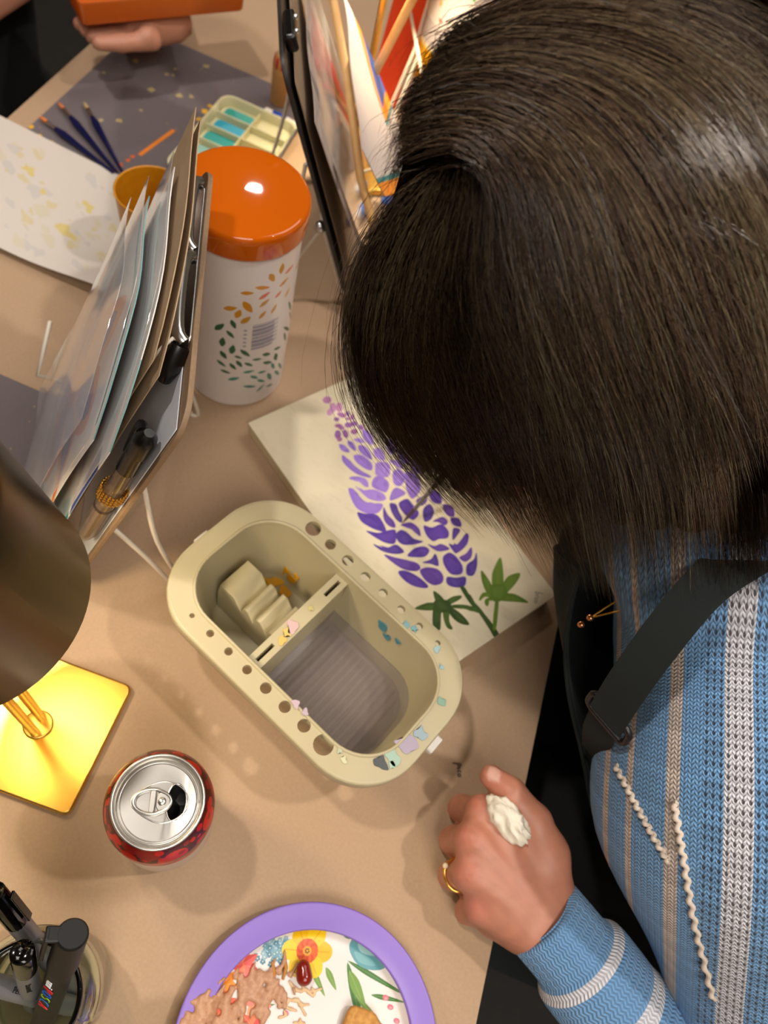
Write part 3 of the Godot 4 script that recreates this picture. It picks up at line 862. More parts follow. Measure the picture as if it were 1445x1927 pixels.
# ---------------------------------------------------------------- soda can
func soda_can() -> void:
	var t := thing("soda_can", "opened red soda can with silver lid standing by the brass lamp base", "can", Vector3(-0.052, 0, -0.046), 0.37)
	var img := Image.create(1024, 512, false, Image.FORMAT_RGB8)
	img.fill(Color(0.80, 0.74, 0.70))
	img.fill_rect(Rect2i(0, 0, 1024, 150), Color(0.30, 0.02, 0.05))
	for k in 190:
		var p := Vector2(rng.randf() * 1024, rng.randf_range(10, 165))
		var r := rng.randf_range(5, 13) if k % 5 else rng.randf_range(16, 30)
		for w in [-1024, 0, 1024]:
			disc(img, p + Vector2(w, 0), r * 1.5, r, Color(0.78, 0.05, 0.04) if k % 3 else Color(0.55, 0.06, 0.07))
	for k in 10:
		disc(img, Vector2(rng.randf() * 1024, rng.randf_range(160, 500)), 22, 9, Color(0.66, 0.1, 0.1))
	img.fill_rect(Rect2i(560, 30, 150, 90), Color(0.55, 0.5, 0.5))
	for k in 9: img.fill_rect(Rect2i(565, 34 + 9 * k, 110 + (k * 37) % 35, 3), Color(0.2, 0.1, 0.1))
	var m := printed(img, 0.28)
	m.metallic = 0.35
	part("body", lathe([[Vector2(0.0235, 0.0), Vector2(0.026, 0.0012), Vector2(0.030, 0.008), Vector2(0.0325, 0.014), Vector2(0.033, 0.02), Vector2(0.033, 0.06), Vector2(0.033, 0.1), Vector2(0.0327, 0.1035), Vector2(0.0305, 0.110), Vector2(0.0275, 0.1155), Vector2(0.0262, 0.1175)]], 64), m, t)
	var al := mat(Color(0.83, 0.82, 0.80), 0.26, 1.0)
	part("base", lathe([[Vector2(0.0001, 0.008), Vector2(0.015, 0.005), Vector2(0.0215, 0.0), Vector2(0.0237, 0.0)]], 48), al, t)
	# rolled seam, countersink and sunken panel; the panel is cut where the mouth opens
	part("seam_ring", lathe([[Vector2(0.0262, 0.1172), Vector2(0.0272, 0.1185), Vector2(0.0273, 0.1197), Vector2(0.0266, 0.1203), Vector2(0.0256, 0.1200), Vector2(0.0248, 0.1185), Vector2(0.0240, 0.1150), Vector2(0.0228, 0.1138), Vector2(0.0219, 0.1142), Vector2(0.0214, 0.1160)]], 64), al, t)
	var panel := Builder.new()
	var mouth := []
	for k in 26:
		var a := TAU * k / 26
		mouth.append(Vector2(0.0095 + cos(a) * (0.0066 if cos(a) > 0 else 0.0050), sin(a) * 0.0106))
	var ring := []
	for k in 64: ring.append(Vector2.from_angle(TAU * k / 64) * 0.0215)
	var outer := PackedVector2Array(ring)
	var hole := PackedVector2Array(mouth)
	# two halves either side of the long axis so that the opening can be left out
	for s in [1, -1]:
		var half := Geometry2D.intersect_polygons(outer, PackedVector2Array([Vector2(-0.03, 0), Vector2(0.03, 0), Vector2(0.03, 0.03 * s), Vector2(-0.03, 0.03 * s)]))
		for piece in half:
			for q in Geometry2D.clip_polygons(piece, hole):
				var tr := Geometry2D.triangulate_polygon(q)
				var base := panel.v.size()
				for p in q:
					var dip := 0.0 if p.length() > 0.0185 else 0.0004
					panel.add(Vector3(p.x, 0.1160 - dip, p.y))
				for i in range(0, tr.size(), 3):
					if (q[tr[i + 1]] - q[tr[i]]).cross(q[tr[i + 2]] - q[tr[i]]) > 0: panel.tri(base + tr[i], base + tr[i + 1], base + tr[i + 2])
					else: panel.tri(base + tr[i], base + tr[i + 2], base + tr[i + 1])
	part("lid_panel", panel.mesh(), al, t)
	part("mouth_edge", tube(mouth.map(func(p: Vector2) -> Vector3: return Vector3(p.x, 0.1157, p.y)), 0.0005, 6, true), al, t)
	part("can_inside", lathe([[Vector2(0.0001, 0.104), Vector2(0.02, 0.104), Vector2(0.0225, 0.1135)]], 32), mat(Color(0.05, 0.045, 0.04), 0.4), t)
	var bead := []
	for k in 40:
		var a := TAU * k / 40
		var w := 0.0118 - 0.0035 * smoothstep(0.2, -1.0, cos(a))
		bead.append(Vector3(0.0008 + cos(a) * 0.0165, 0.1160, sin(a) * w))
	part("lid_bead", tube(bead, 0.00045, 6, true), al, t)
	# pull tab with a finger hole and a rivet
	var tab := []
	for k in 28:
		var a := TAU * k / 28
		tab.append(Vector3(-0.0035 + cos(a) * 0.0108 - (0.0 if cos(a) < 0 else 0.0), 0.1176, sin(a) * (0.0070 if cos(a) < 0.3 else 0.0064)))
	part("tab_ring", tube(tab, 0.0011, 8, true), al, t)
	part("tab_bridge", slab(round_rect(0.0016, 0.0062, 0.0012, 3), 0.1170, 0.1180, 0.0003), al, t, Vector3(-0.0035, 0, 0))
	part("tab_nose", slab(round_rect(0.0042, 0.0058, 0.004, 5), 0.1168, 0.1181, 0.0004), al, t, Vector3(0.0030, 0, 0))
	part("rivet", ball(Vector3(0.0026, 0.0014, 0.0026), 8, 16), al, t, Vector3(0.0022, 0.1181, 0))

func sans() -> Font:
	var f := SystemFont.new()
	f.font_names = PackedStringArray(["Droid Sans"])
	return f

# ---------------------------------------------------------------- paper plate with food
func paper_plate() -> void:
	var t := thing("paper_plate", "paper plate with lilac rim and printed spring flowers, smeared with dip", "plate", Vector3(0.0983, 0, 0.0441))
	var img := Image.create(1024, 1024, false, Image.FORMAT_RGB8)
	img.fill(Color(0.90, 0.87, 0.85))
	# the print is laid out in the plate's own square, +x right, +z down, one unit is the radius of the flat
	var P := func(x: float, z: float) -> Vector2: return Vector2(512 + (x - 0.0983) / 0.0871 * 512, 512 + (z - 0.0441) / 0.0871 * 512)
	var leaf := func(a: Vector2, b: Vector2, w: float, c: Color) -> void:
		var d := b - a
		var s := Vector2(-d.y, d.x).normalized() * w
		fill(img, smooth_poly([a, a + d * 0.3 + s, a + d * 0.7 + s * 0.7, b, a + d * 0.7 - s * 0.7, a + d * 0.3 - s], 4), c)
		stroke(img, [a, b], 2.0, c.lightened(0.25))
	var g1 := Color(0.24, 0.45, 0.18)
	var g2 := Color(0.45, 0.60, 0.25)
	# sprays of small blue blossoms
	for k in 60:
		var p: Vector2 = P.call(0.052, -0.002) + Vector2(rng.randf_range(-60, 70), rng.randf_range(-50, 60))
		for q in 5: disc(img, p + Vector2.from_angle(q * TAU / 5) * 7, 5, 5, [Color(0.45, 0.62, 0.68), Color(0.56, 0.70, 0.75), Color(0.34, 0.52, 0.60)][k % 3])
		disc(img, p, 2.5, 2.5, Color(0.9, 0.9, 0.8))
	# leaves and tulip buds to the right
	for q in [[0.105, -0.012, 0.135, 0.028, 16, g1], [0.108, -0.008, 0.128, 0.010, 20, g2], [0.128, 0.0, 0.150, -0.004, 9, g1], [0.105, -0.013, 0.150, -0.008, 10, g1], [0.092, -0.004, 0.104, 0.006, 12, g2], [0.083, 0.0, 0.098, 0.012, 11, g2], [0.095, -0.026, 0.106, -0.030, 12, g1], [0.118, 0.004, 0.146, 0.016, 9, g2], [0.060, 0.012, 0.066, 0.004, 10, g2], [0.055, 0.035, 0.068, 0.028, 8, g1], [0.140, 0.018, 0.152, 0.026, 7, g1], [0.132, 0.02, 0.128, 0.036, 9, g1]]:
		leaf.call(P.call(q[0], q[1]), P.call(q[2], q[3]), q[4], q[5])
	fill(img, smooth_poly([P.call(0.103, -0.030), P.call(0.118, -0.034), P.call(0.130, -0.026), P.call(0.128, -0.016), P.call(0.114, -0.013), P.call(0.103, -0.020)]), Color(0.36, 0.60, 0.64))
	fill(img, smooth_poly([P.call(0.106, -0.027), P.call(0.117, -0.030), P.call(0.124, -0.024), P.call(0.112, -0.021)]), Color(0.60, 0.76, 0.78))
	fill(img, smooth_poly([P.call(0.107, -0.020), P.call(0.118, -0.020), P.call(0.124, -0.017), P.call(0.113, -0.015)]), Color(0.46, 0.68, 0.70))
	for q in [[0.143, 0.002], [0.150, 0.008], [0.138, -0.002], [0.156, 0.014], [0.077, 0.030], [0.063, 0.040], [0.146, 0.020]]:
		disc(img, P.call(q[0], q[1]), 13, 10, Color(0.86, 0.42, 0.50))
		disc(img, P.call(q[0], q[1]) + Vector2(2, 2), 6, 5, Color(0.93, 0.60, 0.62))
	fill(img, smooth_poly([P.call(0.134, 0.016), P.call(0.146, 0.014), P.call(0.153, 0.028), P.call(0.140, 0.032)]), Color(0.82, 0.20, 0.42))
	# big coral and yellow blooms at the left
	for q in [[0.038, 0.014, Color(0.86, 0.36, 0.34)], [0.030, 0.028, Color(0.92, 0.56, 0.20)], [0.048, 0.024, Color(0.88, 0.42, 0.48)], [0.036, 0.042, Color(0.90, 0.36, 0.22)], [0.056, 0.030, Color(0.92, 0.52, 0.45)], [0.026, 0.012, Color(0.82, 0.54, 0.66)], [0.060, 0.045, Color(0.86, 0.30, 0.25)]]:
		for k in 7:
			var a := TAU * k / 7
			var c: Vector2 = P.call(q[0], q[1])
			leaf.call(c, c + Vector2.from_angle(a) * 62, 18, (q[2] as Color).lerp(Color(0.95, 0.75, 0.4), (k % 3) * 0.2))
	for k in 5:
		disc(img, P.call(0.036, -0.006) + Vector2.from_angle(k * TAU / 5) * 20, 15, 15, Color(0.84, 0.55, 0.70))
	# the daffodil
	var dc: Vector2 = P.call(0.0758, -0.0085)
	for k in 6:
		var a := TAU * k / 6 - 0.3
		var d := Vector2.from_angle(a)
		var s := Vector2(-d.y, d.x)
		fill(img, smooth_poly([dc + d * 10, dc + d * 55 + s * 38, dc + d * 92 + s * 26, dc + d * 104, dc + d * 92 - s * 26, dc + d * 55 - s * 38]), Color(0.93, 0.78, 0.10) if k % 2 else Color(0.90, 0.72, 0.06))
		stroke(img, [dc + d * 20, dc + d * 90], 3, Color(0.85, 0.58, 0.05))
	for k in 16:
		disc(img, dc + Vector2.from_angle(TAU * k / 16) * 28, 17, 17, Color(0.88, 0.38, 0.08) if k % 2 else Color(0.82, 0.26, 0.06))
	disc(img, dc, 18, 18, Color(0.90, 0.62, 0.18))
	for k in 6: disc(img, dc + Vector2.from_angle(k) * 7, 3, 3, Color(0.3, 0.2, 0.1))
	var face := printed(img, 0.42)
	var top := Builder.new()
	var segs := 72
	var rad := [0.0, 0.02, 0.04, 0.058, 0.0655, 0.068, 0.0700]
	var hts := [0.0035, 0.0035, 0.0035, 0.0036, 0.0042, 0.0068, 0.0105]
	for i in rad.size():
		for j in segs:
			var a := TAU * j / segs
			var p := Vector3(cos(a) * rad[i], hts[i], sin(a) * rad[i])
			top.add(p, Vector2(0.5 + p.x / 0.1742, 0.5 + p.z / 0.1742))
	for i in rad.size() - 1:
		for j in segs:
			var q := i * segs + j
			var r := i * segs + (j + 1) % segs
			top.quad(q, q + segs, r + segs, r)
	part("printed_centre", top.mesh(), face, t)
	var lilac := mat(Color(0.55, 0.44, 0.78), 0.4)
	part("rim", lathe([[Vector2(0.0870, 0.0118), Vector2(0.0876, 0.0126), Vector2(0.0870, 0.0134), Vector2(0.0860, 0.0136), Vector2(0.080, 0.0128), Vector2(0.0735, 0.0128), Vector2(0.0715, 0.0135), Vector2(0.0703, 0.0132), Vector2(0.0700, 0.0104)]], 96), lilac, t)
	part("underside", lathe([[Vector2(0.0001, 0.0002), Vector2(0.064, 0.0006), Vector2(0.0685, 0.006), Vector2(0.0712, 0.0115), Vector2(0.0868, 0.0118)]], 72), M.white, t)
	# food, each scrap lying on the plate
	var dip := grained(Color(0.66, 0.46, 0.33), Color(0.80, 0.62, 0.48), 0.05, 0.45, 128, 40.0)
	var bones := []
	for k in 150:
		var u := rng.randf()
		var p := Vector3(lerpf(0.020, 0.066, u) + rng.randf_range(-0.013, 0.013), 0.0046, lerpf(0.058, 0.014, u) + rng.randf_range(-0.013, 0.013))
		var rr := Vector2(p.x - 0.0983, p.z - 0.0441).length()
		if rr > 0.0655: p.y = lerpf(0.0055, 0.0125, clampf((rr - 0.0655) / 0.0045, 0.0, 1.0))
		var q := p + Vector3(rng.randf_range(-0.003, 0.003), rng.randf_range(0.0, 0.0012), rng.randf_range(-0.007, 0.007))
		bones.append([p, q, rng.randf_range(0.0010, 0.0024), rng.randf_range(0.0007, 0.0015), 0.0022])
	var b := Builder.new()
	nets_into(b, bones, 0.0012)
	tag(part("dip_smear", b.mesh(), dip), "lumpy beige dip smeared over the left flowers of the paper plate", "food")
	bones = []
	for k in 26:
		var p := Vector3(0.082 + rng.randf_range(-0.009, 0.010), 0.0042, 0.020 + rng.randf_range(-0.014, 0.018))
		bones.append([p, p + Vector3(rng.randf_range(-0.007, 0.007), 0, rng.randf_range(-0.003, 0.003)), 0.0010, 0.0008, 0.001])
	b = Builder.new()
	nets_into(b, bones, 0.0007)
	tag(part("dip_scrape", b.mesh(), grained(Color(0.84, 0.68, 0.50), Color(0.88, 0.76, 0.60), 0.05, 0.5, 128, 40.0)), "thin pale scrape of dip on the bare middle of the paper plate", "food")
	b = Builder.new()
	nets_into(b, [[Vector3(0.0765, 0.0095, 0.0015), Vector3(0.0795, 0.0098, 0.0065), 0.0048, 0.0056, 0.002]], 0.0012)
	var red := mat(Color(0.50, 0.10, 0.05), 0.18)
	tag(part("red_olive", b.mesh(), red), "shiny dark red olive resting on the printed daffodil", "food")
	var ck := []
	for k in 9:
		ck.append(Vector2.from_angle(TAU * k / 9) * [0.014, 0.0125, 0.0145, 0.0115, 0.014, 0.0125, 0.015, 0.012, 0.0135][k])
	var cracker := part("cracker", slab(smooth_poly(ck, 3), 0.0, 0.005, 0.0015), grained(Color(0.66, 0.42, 0.14), Color(0.85, 0.64, 0.32), 0.04, 0.6, 128, 30.0, 0.06), null, Vector3(0.1265, 0.0055, 0.0205), Vector3(0.16, 0.3, -0.1))
	tag(cracker, "golden brown cracker at the right of the paper plate, cut by the frame", "food")
	for q in [[Vector3(0.062, 0.0045, 0.000), "thin brown crumb stick between the blue blossoms and the daffodil"], [Vector3(0.056, 0.0045, 0.006), "thin brown crumb stick at the edge of the beige dip"]]:
		tag(part("bread_stick", tube([q[0], q[0] + Vector3(0.004, 0.0012, 0.006), q[0] + Vector3(0.005, 0.0, 0.013)], [0.0011, 0.0015, 0.0009], 7), mat(Color(0.72, 0.48, 0.18), 0.6)), q[1], "food", "crumb sticks on the plate")

# ---------------------------------------------------------------- brass lamps
func desk_lamp(label: String, foot: Vector3, turn: float, mouth: Vector3, up: Vector3, r: float, k: float) -> void:
	var t := thing("desk_lamp", label, "lamp")
	up = up.normalized()
	part("base", slab(round_rect(0.0495, 0.0495, 0.006, 5), 0.0, 0.0085, 0.0016), M.brass, t, foot, Vector3(0, turn + 0.06, 0))
	part("collar", lathe([[Vector2(0.0001, 0.0), Vector2(0.0105, 0.0), Vector2(0.0105, 0.0015), Vector2(0.0095, 0.0022), Vector2(0.0001, 0.0022)]], 24), M.brass, t, foot + Vector3(0, 0.0085, 0))
	var crown := mouth + up * 0.116
	for s in [-1, 1]:
		var a := foot + Vector3(0.0012 * s, 0.0085, 0.0056 * s)
		var bend := Vector3(a.x, crown.y - 0.03, a.z)
		part("stem", tube(curve([a, a.lerp(bend, 0.5), bend, bend.lerp(crown, 0.7) + Vector3(0, 0.012, 0)], 6), 0.0034, 10), M.brass, t)
	# shade: a straight-sided drum with a rounded crown, its axis tipped
	var q := Basis(Quaternion(Vector3.UP, up))
	var h := 0.118
	var sh := part("shade", lathe([[Vector2(r, 0.0), Vector2(r, 0.03), Vector2(r, 0.07), Vector2(r, h - 0.014), Vector2(r - 0.004, h - 0.004), Vector2(r - 0.014, h), Vector2(r * 0.5, h + 0.002), Vector2(0.0001, h + 0.003)], [Vector2(0.0001, h + 0.0005), Vector2(r * 0.5, h - 0.0005), Vector2(r - 0.015, h - 0.003), Vector2(r - 0.0055, h - 0.0065), Vector2(r - 0.0018, h - 0.015), Vector2(r - 0.0018, 0.05), Vector2(r - 0.0018, 0.0)], [Vector2(r - 0.0018, 0.0), Vector2(r, 0.0)]], 72), M.brass_darkened, t, mouth)
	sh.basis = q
	part("socket", lathe([[Vector2(0.0001, 0.085), Vector2(0.015, 0.085), Vector2(0.015, 0.116), Vector2(0.0001, 0.116)]], 24), M.brass, sh)
	var glow := mat(Color(1, 0.9, 0.75), 0.4)
	glow.emission_enabled = true
	glow.emission = Color(1.0, 0.92, 0.76)
	glow.emission_energy_multiplier = 4.0
	part("bulb", ball(Vector3(0.021, 0.024, 0.021), 12, 20), glow, sh, Vector3(-0.014, 0.062, -0.012))
	var l := OmniLight3D.new()
	l.name = "bulb_light"
	l.light_color = Color(1.0, 0.92, 0.76)
	l.light_energy = 0.11 * k
	l.light_size = 0.02
	l.omni_range = 6.0
	l.omni_attenuation = 2.0
	l.shadow_enabled = true
	l.position = Vector3(-0.014, 0.062, -0.012)
	sh.add_child(l)

# ---------------------------------------------------------------- clipboards on wire stands
func page_print(kind: int) -> Image:
	# a printed craft leaflet: lines of text, a flower in blue and orange, a teal corner
	var img := Image.create(360, 480, false, Image.FORMAT_RGB8)
	img.fill(Color(0.88, 0.86, 0.84))
	if kind == 0:
		for k in 40:
			img.fill_rect(Rect2i(60, 30 + k * 10, 200 + (k * 53) % 60, 2), Color(0.55, 0.53, 0.53))
		fill(img, PackedVector2Array([Vector2(0, 250), Vector2(40, 300), Vector2(70, 480), Vector2(0, 480)]), Color(0.10, 0.50, 0.54))
		fill(img, PackedVector2Array([Vector2(0, 60), Vector2(26, 90), Vector2(18, 240), Vector2(0, 240)]), Color(0.12, 0.24, 0.52))
	else:
		for k in 7:
			var c := Vector2(180, 230)
			var d := Vector2.from_angle(TAU * k / 7 + 0.3)
			var s := Vector2(-d.y, d.x)
			fill(img, smooth_poly([c, c + d * 90 + s * 52, c + d * 190, c + d * 90 - s * 52]), Color(0.90, 0.50, 0.10))
			fill(img, smooth_poly([c, c + d * 85 + s * 34, c + d * 160, c + d * 85 - s * 34]), Color(0.10, 0.28, 0.62))
		disc(img, Vector2(180, 230), 40, 40, Color(0.86, 0.24, 0.12))
		fill(img, PackedVector2Array([Vector2(0, 380), Vector2(360, 440), Vector2(360, 480), Vector2(0, 480)]), Color(0.10, 0.50, 0.54))
		stroke(img, [Vector2(20, 20), Vector2(340, 20)], 6, Color(0.12, 0.5, 0.52))
	return img

func hung(a0: float, a1: float, d0: float, d1: float, k0: float, k1: float, bow: float, thick: float, sag := 0.0) -> ArrayMesh:
	# a sheet in a board's own axes: x along its top edge, y down its face, z out of the face
	return sheet(12, 14, func(u: float, v: float) -> Vector3:
		var corner := sag * pow(1.0 - absf(u), 6.0) * (1.0 - v)
		return Vector3(lerpf(a0, a1, u), lerpf(d0, d1, v) + corner, lerpf(k0, k1, v) + bow * sin(PI * u) * sin(PI * v) + bow * 0.25 * sin(u * 9.0 + v * 5.0)), thick)

func framed(o: Node3D, at: Vector3, x: Vector3, y: Vector3, z: Vector3) -> Node3D:
	o.transform = Transform3D(Basis(x, y, z), at)
	return o

const LYING := Basis(Vector3(1, 0, 0), Vector3(0, 0, -1), Vector3(0, 1, 0))

func clipboard_near() -> void:
	# the board leans back on a wire stand and faces the neighbour; A runs along its top edge, D down its face, N out of it
	var B := Vector3(-0.1158, 0.262, -0.2053)
	var A := Vector3(-0.3981, 0.0, -0.9174)
	var D := Vector3(-0.3277, -0.9340, 0.1422)
	var N := A.cross(D).normalized()
	var at := func(a: float, d: float, k: float) -> Vector3: return B + A * a + D * d + N * k
	var e := thing("wire_easel", "white wire easel stand carrying the near clipboard", "easel", Vector3.ZERO, 0.0, "white wire easels")
	var r := 0.0019
	for q in [0.012, 0.185]:
		var foot: Vector3 = at.call(q, 0.0, 0.0)
		foot = Vector3(at.call(q, 0.13, -0.035).x + 0.005, r, at.call(q, 0.13, -0.035).z)
		part("leg_loop", tube(curve([at.call(q, 0.095, -0.006), at.call(q, 0.12, -0.010).lerp(foot, 0.4), foot + Vector3(0.001, 0.004, -0.002), foot + Vector3(-0.002, 0.0, 0.002), foot + Vector3(-0.006, 0.005, 0.002), at.call(q, 0.165, -0.006).lerp(foot, 0.45), at.call(q, 0.165, -0.006)], 5), r, 8), M.wire, e)
		part("ledge_hook", tube([at.call(q, 0.165, -0.006), at.call(q, 0.2575, -0.006), at.call(q, 0.2585, 0.052), at.call(q, 0.228, 0.054), at.call(q + 0.03, 0.222, 0.054)], r, 8), M.wire, e)
	part("cross_wire", tube([at.call(0.012, 0.165, -0.006), at.call(0.185, 0.165, -0.006)], r, 8), M.wire, e)
	part("cross_wire", tube([at.call(0.012, 0.095, -0.006), at.call(0.185, 0.095, -0.006)], r, 8), M.wire, e)
	var c := thing("clipboard", "brown hardboard clipboard with steel clip leaning on an easel left of the wipes canister", "clipboard", Vector3.ZERO, 0.0, "clipboards on easels")
	framed(c, B, A, D, N)
	var board := grained(Color(0.50, 0.40, 0.30), Color(0.58, 0.47, 0.36), 0.08, 0.6, 256, 12.0)
	var bo := part("board", slab(round_rect(0.1045, 0.127, 0.020, 8), 0.0, 0.0034, 0.0005), board, c, Vector3(0.1045, 0.127, 0))
	bo.basis = LYING
	part("lining_sheet", hung(0.004, 0.200, 0.012, 0.245, 0.0008, 0.0008, 0.0, 0.0006), mat(Color(0.82, 0.83, 0.86), 0.35), c)
	# the clip: base plate, two rolled jaws, dark spring mouth with a white spring end
	var cp := part("clip_plate", slab(round_rect(0.064, 0.010, 0.004, 4), -0.0016, 0.0, 0.0005), M.steel, c, Vector3(0.122, 0.012, 0))
	cp.basis = LYING
	for q in [[0.158, 0.030], [0.090, 0.033]]:
		part("clip_jaw", tube(curve([Vector3(q[0] + q[1], 0.004, 0.004), Vector3(q[0] + q[1] * 0.8, 0.003, 0.0085), Vector3(q[0], 0.003, 0.0095), Vector3(q[0] - q[1] * 0.8, 0.003, 0.0085), Vector3(q[0] - q[1], 0.004, 0.004)], 4), 0.0042, 12), M.steel, c)
	part("clip_mouth", tube([Vector3(0.056, 0.006, 0.005), Vector3(0.048, 0.016, 0.007), Vector3(0.046, 0.028, 0.006)], [0.006, 0.0075, 0.004], 12), M.black, c)
	part("clip_spring", tube(curve([Vector3(0.058, 0.004, 0.010), Vector3(0.052, 0.010, 0.015), Vector3(0.052, 0.024, 0.016)], 5), 0.0012, 6), M.wire, c)
	# papers under the clip and standing in front of it
	var loose := func(called: String, mesh: Mesh, m: Material, label: String, cat: String, grp: String) -> void:
		framed(tag(part(called, mesh, m), label, cat, grp), B, A, D, N)
	var k := grained(Color(0.62, 0.52, 0.40), Color(0.68, 0.58, 0.46), 0.06, 0.8, 256, 6.0)
	loose.call("kraft_sheet", hung(0.034, 0.215, -0.020, 0.20, 0.014, 0.016, 0.002, 0.0007, 0.03), k, "torn brown kraft sheet lying over the near clipboard's steel clip", "paper", "loose sheets on the near clipboard")
	loose.call("kraft_sheet", hung(0.040, 0.218, -0.024, 0.19, 0.019, 0.021, 0.002, 0.0007, 0.03), k, "second brown kraft sheet, just left of the torn one on the near clipboard", "paper", "loose sheets on the near clipboard")
	loose.call("leaflet", hung(0.008, 0.175, -0.010, 0.240, 0.024, 0.026, 0.003, 0.0007, 0.07), printed(page_print(0), 0.5), "white printed leaflet with text lines and teal corner on the near clipboard", "paper", "loose sheets on the near clipboard")
	loose.call("plastic_sleeve", hung(0.004, 0.180, -0.016, 0.244, 0.027, 0.029, 0.004, 0.0004, 0.07), M.clear, "clear plastic sleeve over the printed text leaflet on the near clipboard", "sleeve", "plastic sleeves on the near clipboard")
	loose.call("leaflet", hung(0.020, 0.165, 0.010, 0.240, 0.032, 0.038, 0.004, 0.0007, 0.06), printed(page_print(1), 0.5), "leaflet printed with a blue and orange flower in front on the near clipboard", "paper", "loose sheets on the near clipboard")
	loose.call("plastic_sleeve", hung(0.014, 0.170, 0.000, 0.244, 0.036, 0.042, 0.005, 0.0004, 0.06), M.clear, "clear plastic sleeve over the blue and orange flower leaflet", "sleeve", "plastic sleeves on the near clipboard")
	loose.call("plastic_sleeve", hung(0.026, 0.160, 0.012, 0.243, 0.042, 0.048, 0.006, 0.0004, 0.05), M.clear, "loose front plastic sleeve fanning out leftmost on the near clipboard", "sleeve", "plastic sleeves on the near clipboard")
	# pen with a beaded coil lying down the board's side
	var p := thing("gel_pen", "clear barrelled pen with black cap and golden beaded coil on the near clipboard", "pen")
	framed(p, B, A, D, N)
	var a := Vector3(0.0060, 0.172, 0.0095)
	var b := Vector3(0.0085, 0.034, 0.0105)
	var smoke := mat(Color(0.42, 0.34, 0.28, 0.5), 0.08)
	smoke.transparency = BaseMaterial3D.TRANSPARENCY_ALPHA
	var on := func(f: float) -> Vector3: return a.lerp(b, f)
	part("barrel", tube([on.call(0.0), on.call(0.06), on.call(0.78)], [0.0045, 0.0064, 0.0064], 18), smoke, p)
	part("ink_tube", tube([on.call(0.02), on.call(0.76)], 0.0030, 10), mat(Color(0.50, 0.43, 0.36), 0.4), p)
	part("grip", tube([on.call(0.34), on.call(0.36)], 0.0067, 18), mat(Color(0.16, 0.12, 0.11), 0.35), p)
	part("cap", tube([on.call(0.86), on.call(0.87), on.call(0.96), on.call(1.0), on.call(1.03)], [0.0062, 0.0068, 0.0070, 0.0062, 0.003], 18), M.black, p)
	part("cap_sleeve", tube([on.call(0.72), on.call(0.87)], 0.0067, 18), mat(Color(0.10, 0.08, 0.07), 0.2), p)
	part("pocket_clip", tube(curve([on.call(1.0) + Vector3(0.002, 0, 0.003), on.call(0.95) + Vector3(0.011, 0, 0.003), on.call(0.72) + Vector3(0.012, 0, 0.0025)], 5), [0.0034, 0.0034, 0.0034, 0.0033, 0.0032, 0.003, 0.0028, 0.0026, 0.0023, 0.002, 0.0016], 8), M.black, p)
	var d := (b - a).normalized()
	var sx := d.cross(Vector3(0, 0, 1)).normalized()
	var sy := sx.cross(d)
	for q in 4:
		var bead := Builder.new()
		for j in 22:
			var an := TAU * j / 22
			var o: Vector3 = on.call(0.46 + 0.022 * q) + (sx * cos(an) + sy * sin(an)) * 0.0082
			tube_into(bead, [o - d * 0.0010, o, o + d * 0.0010], [0.0005, 0.0012, 0.0005], 6)
		part("bead_ring", bead.mesh(), M.gold, p)

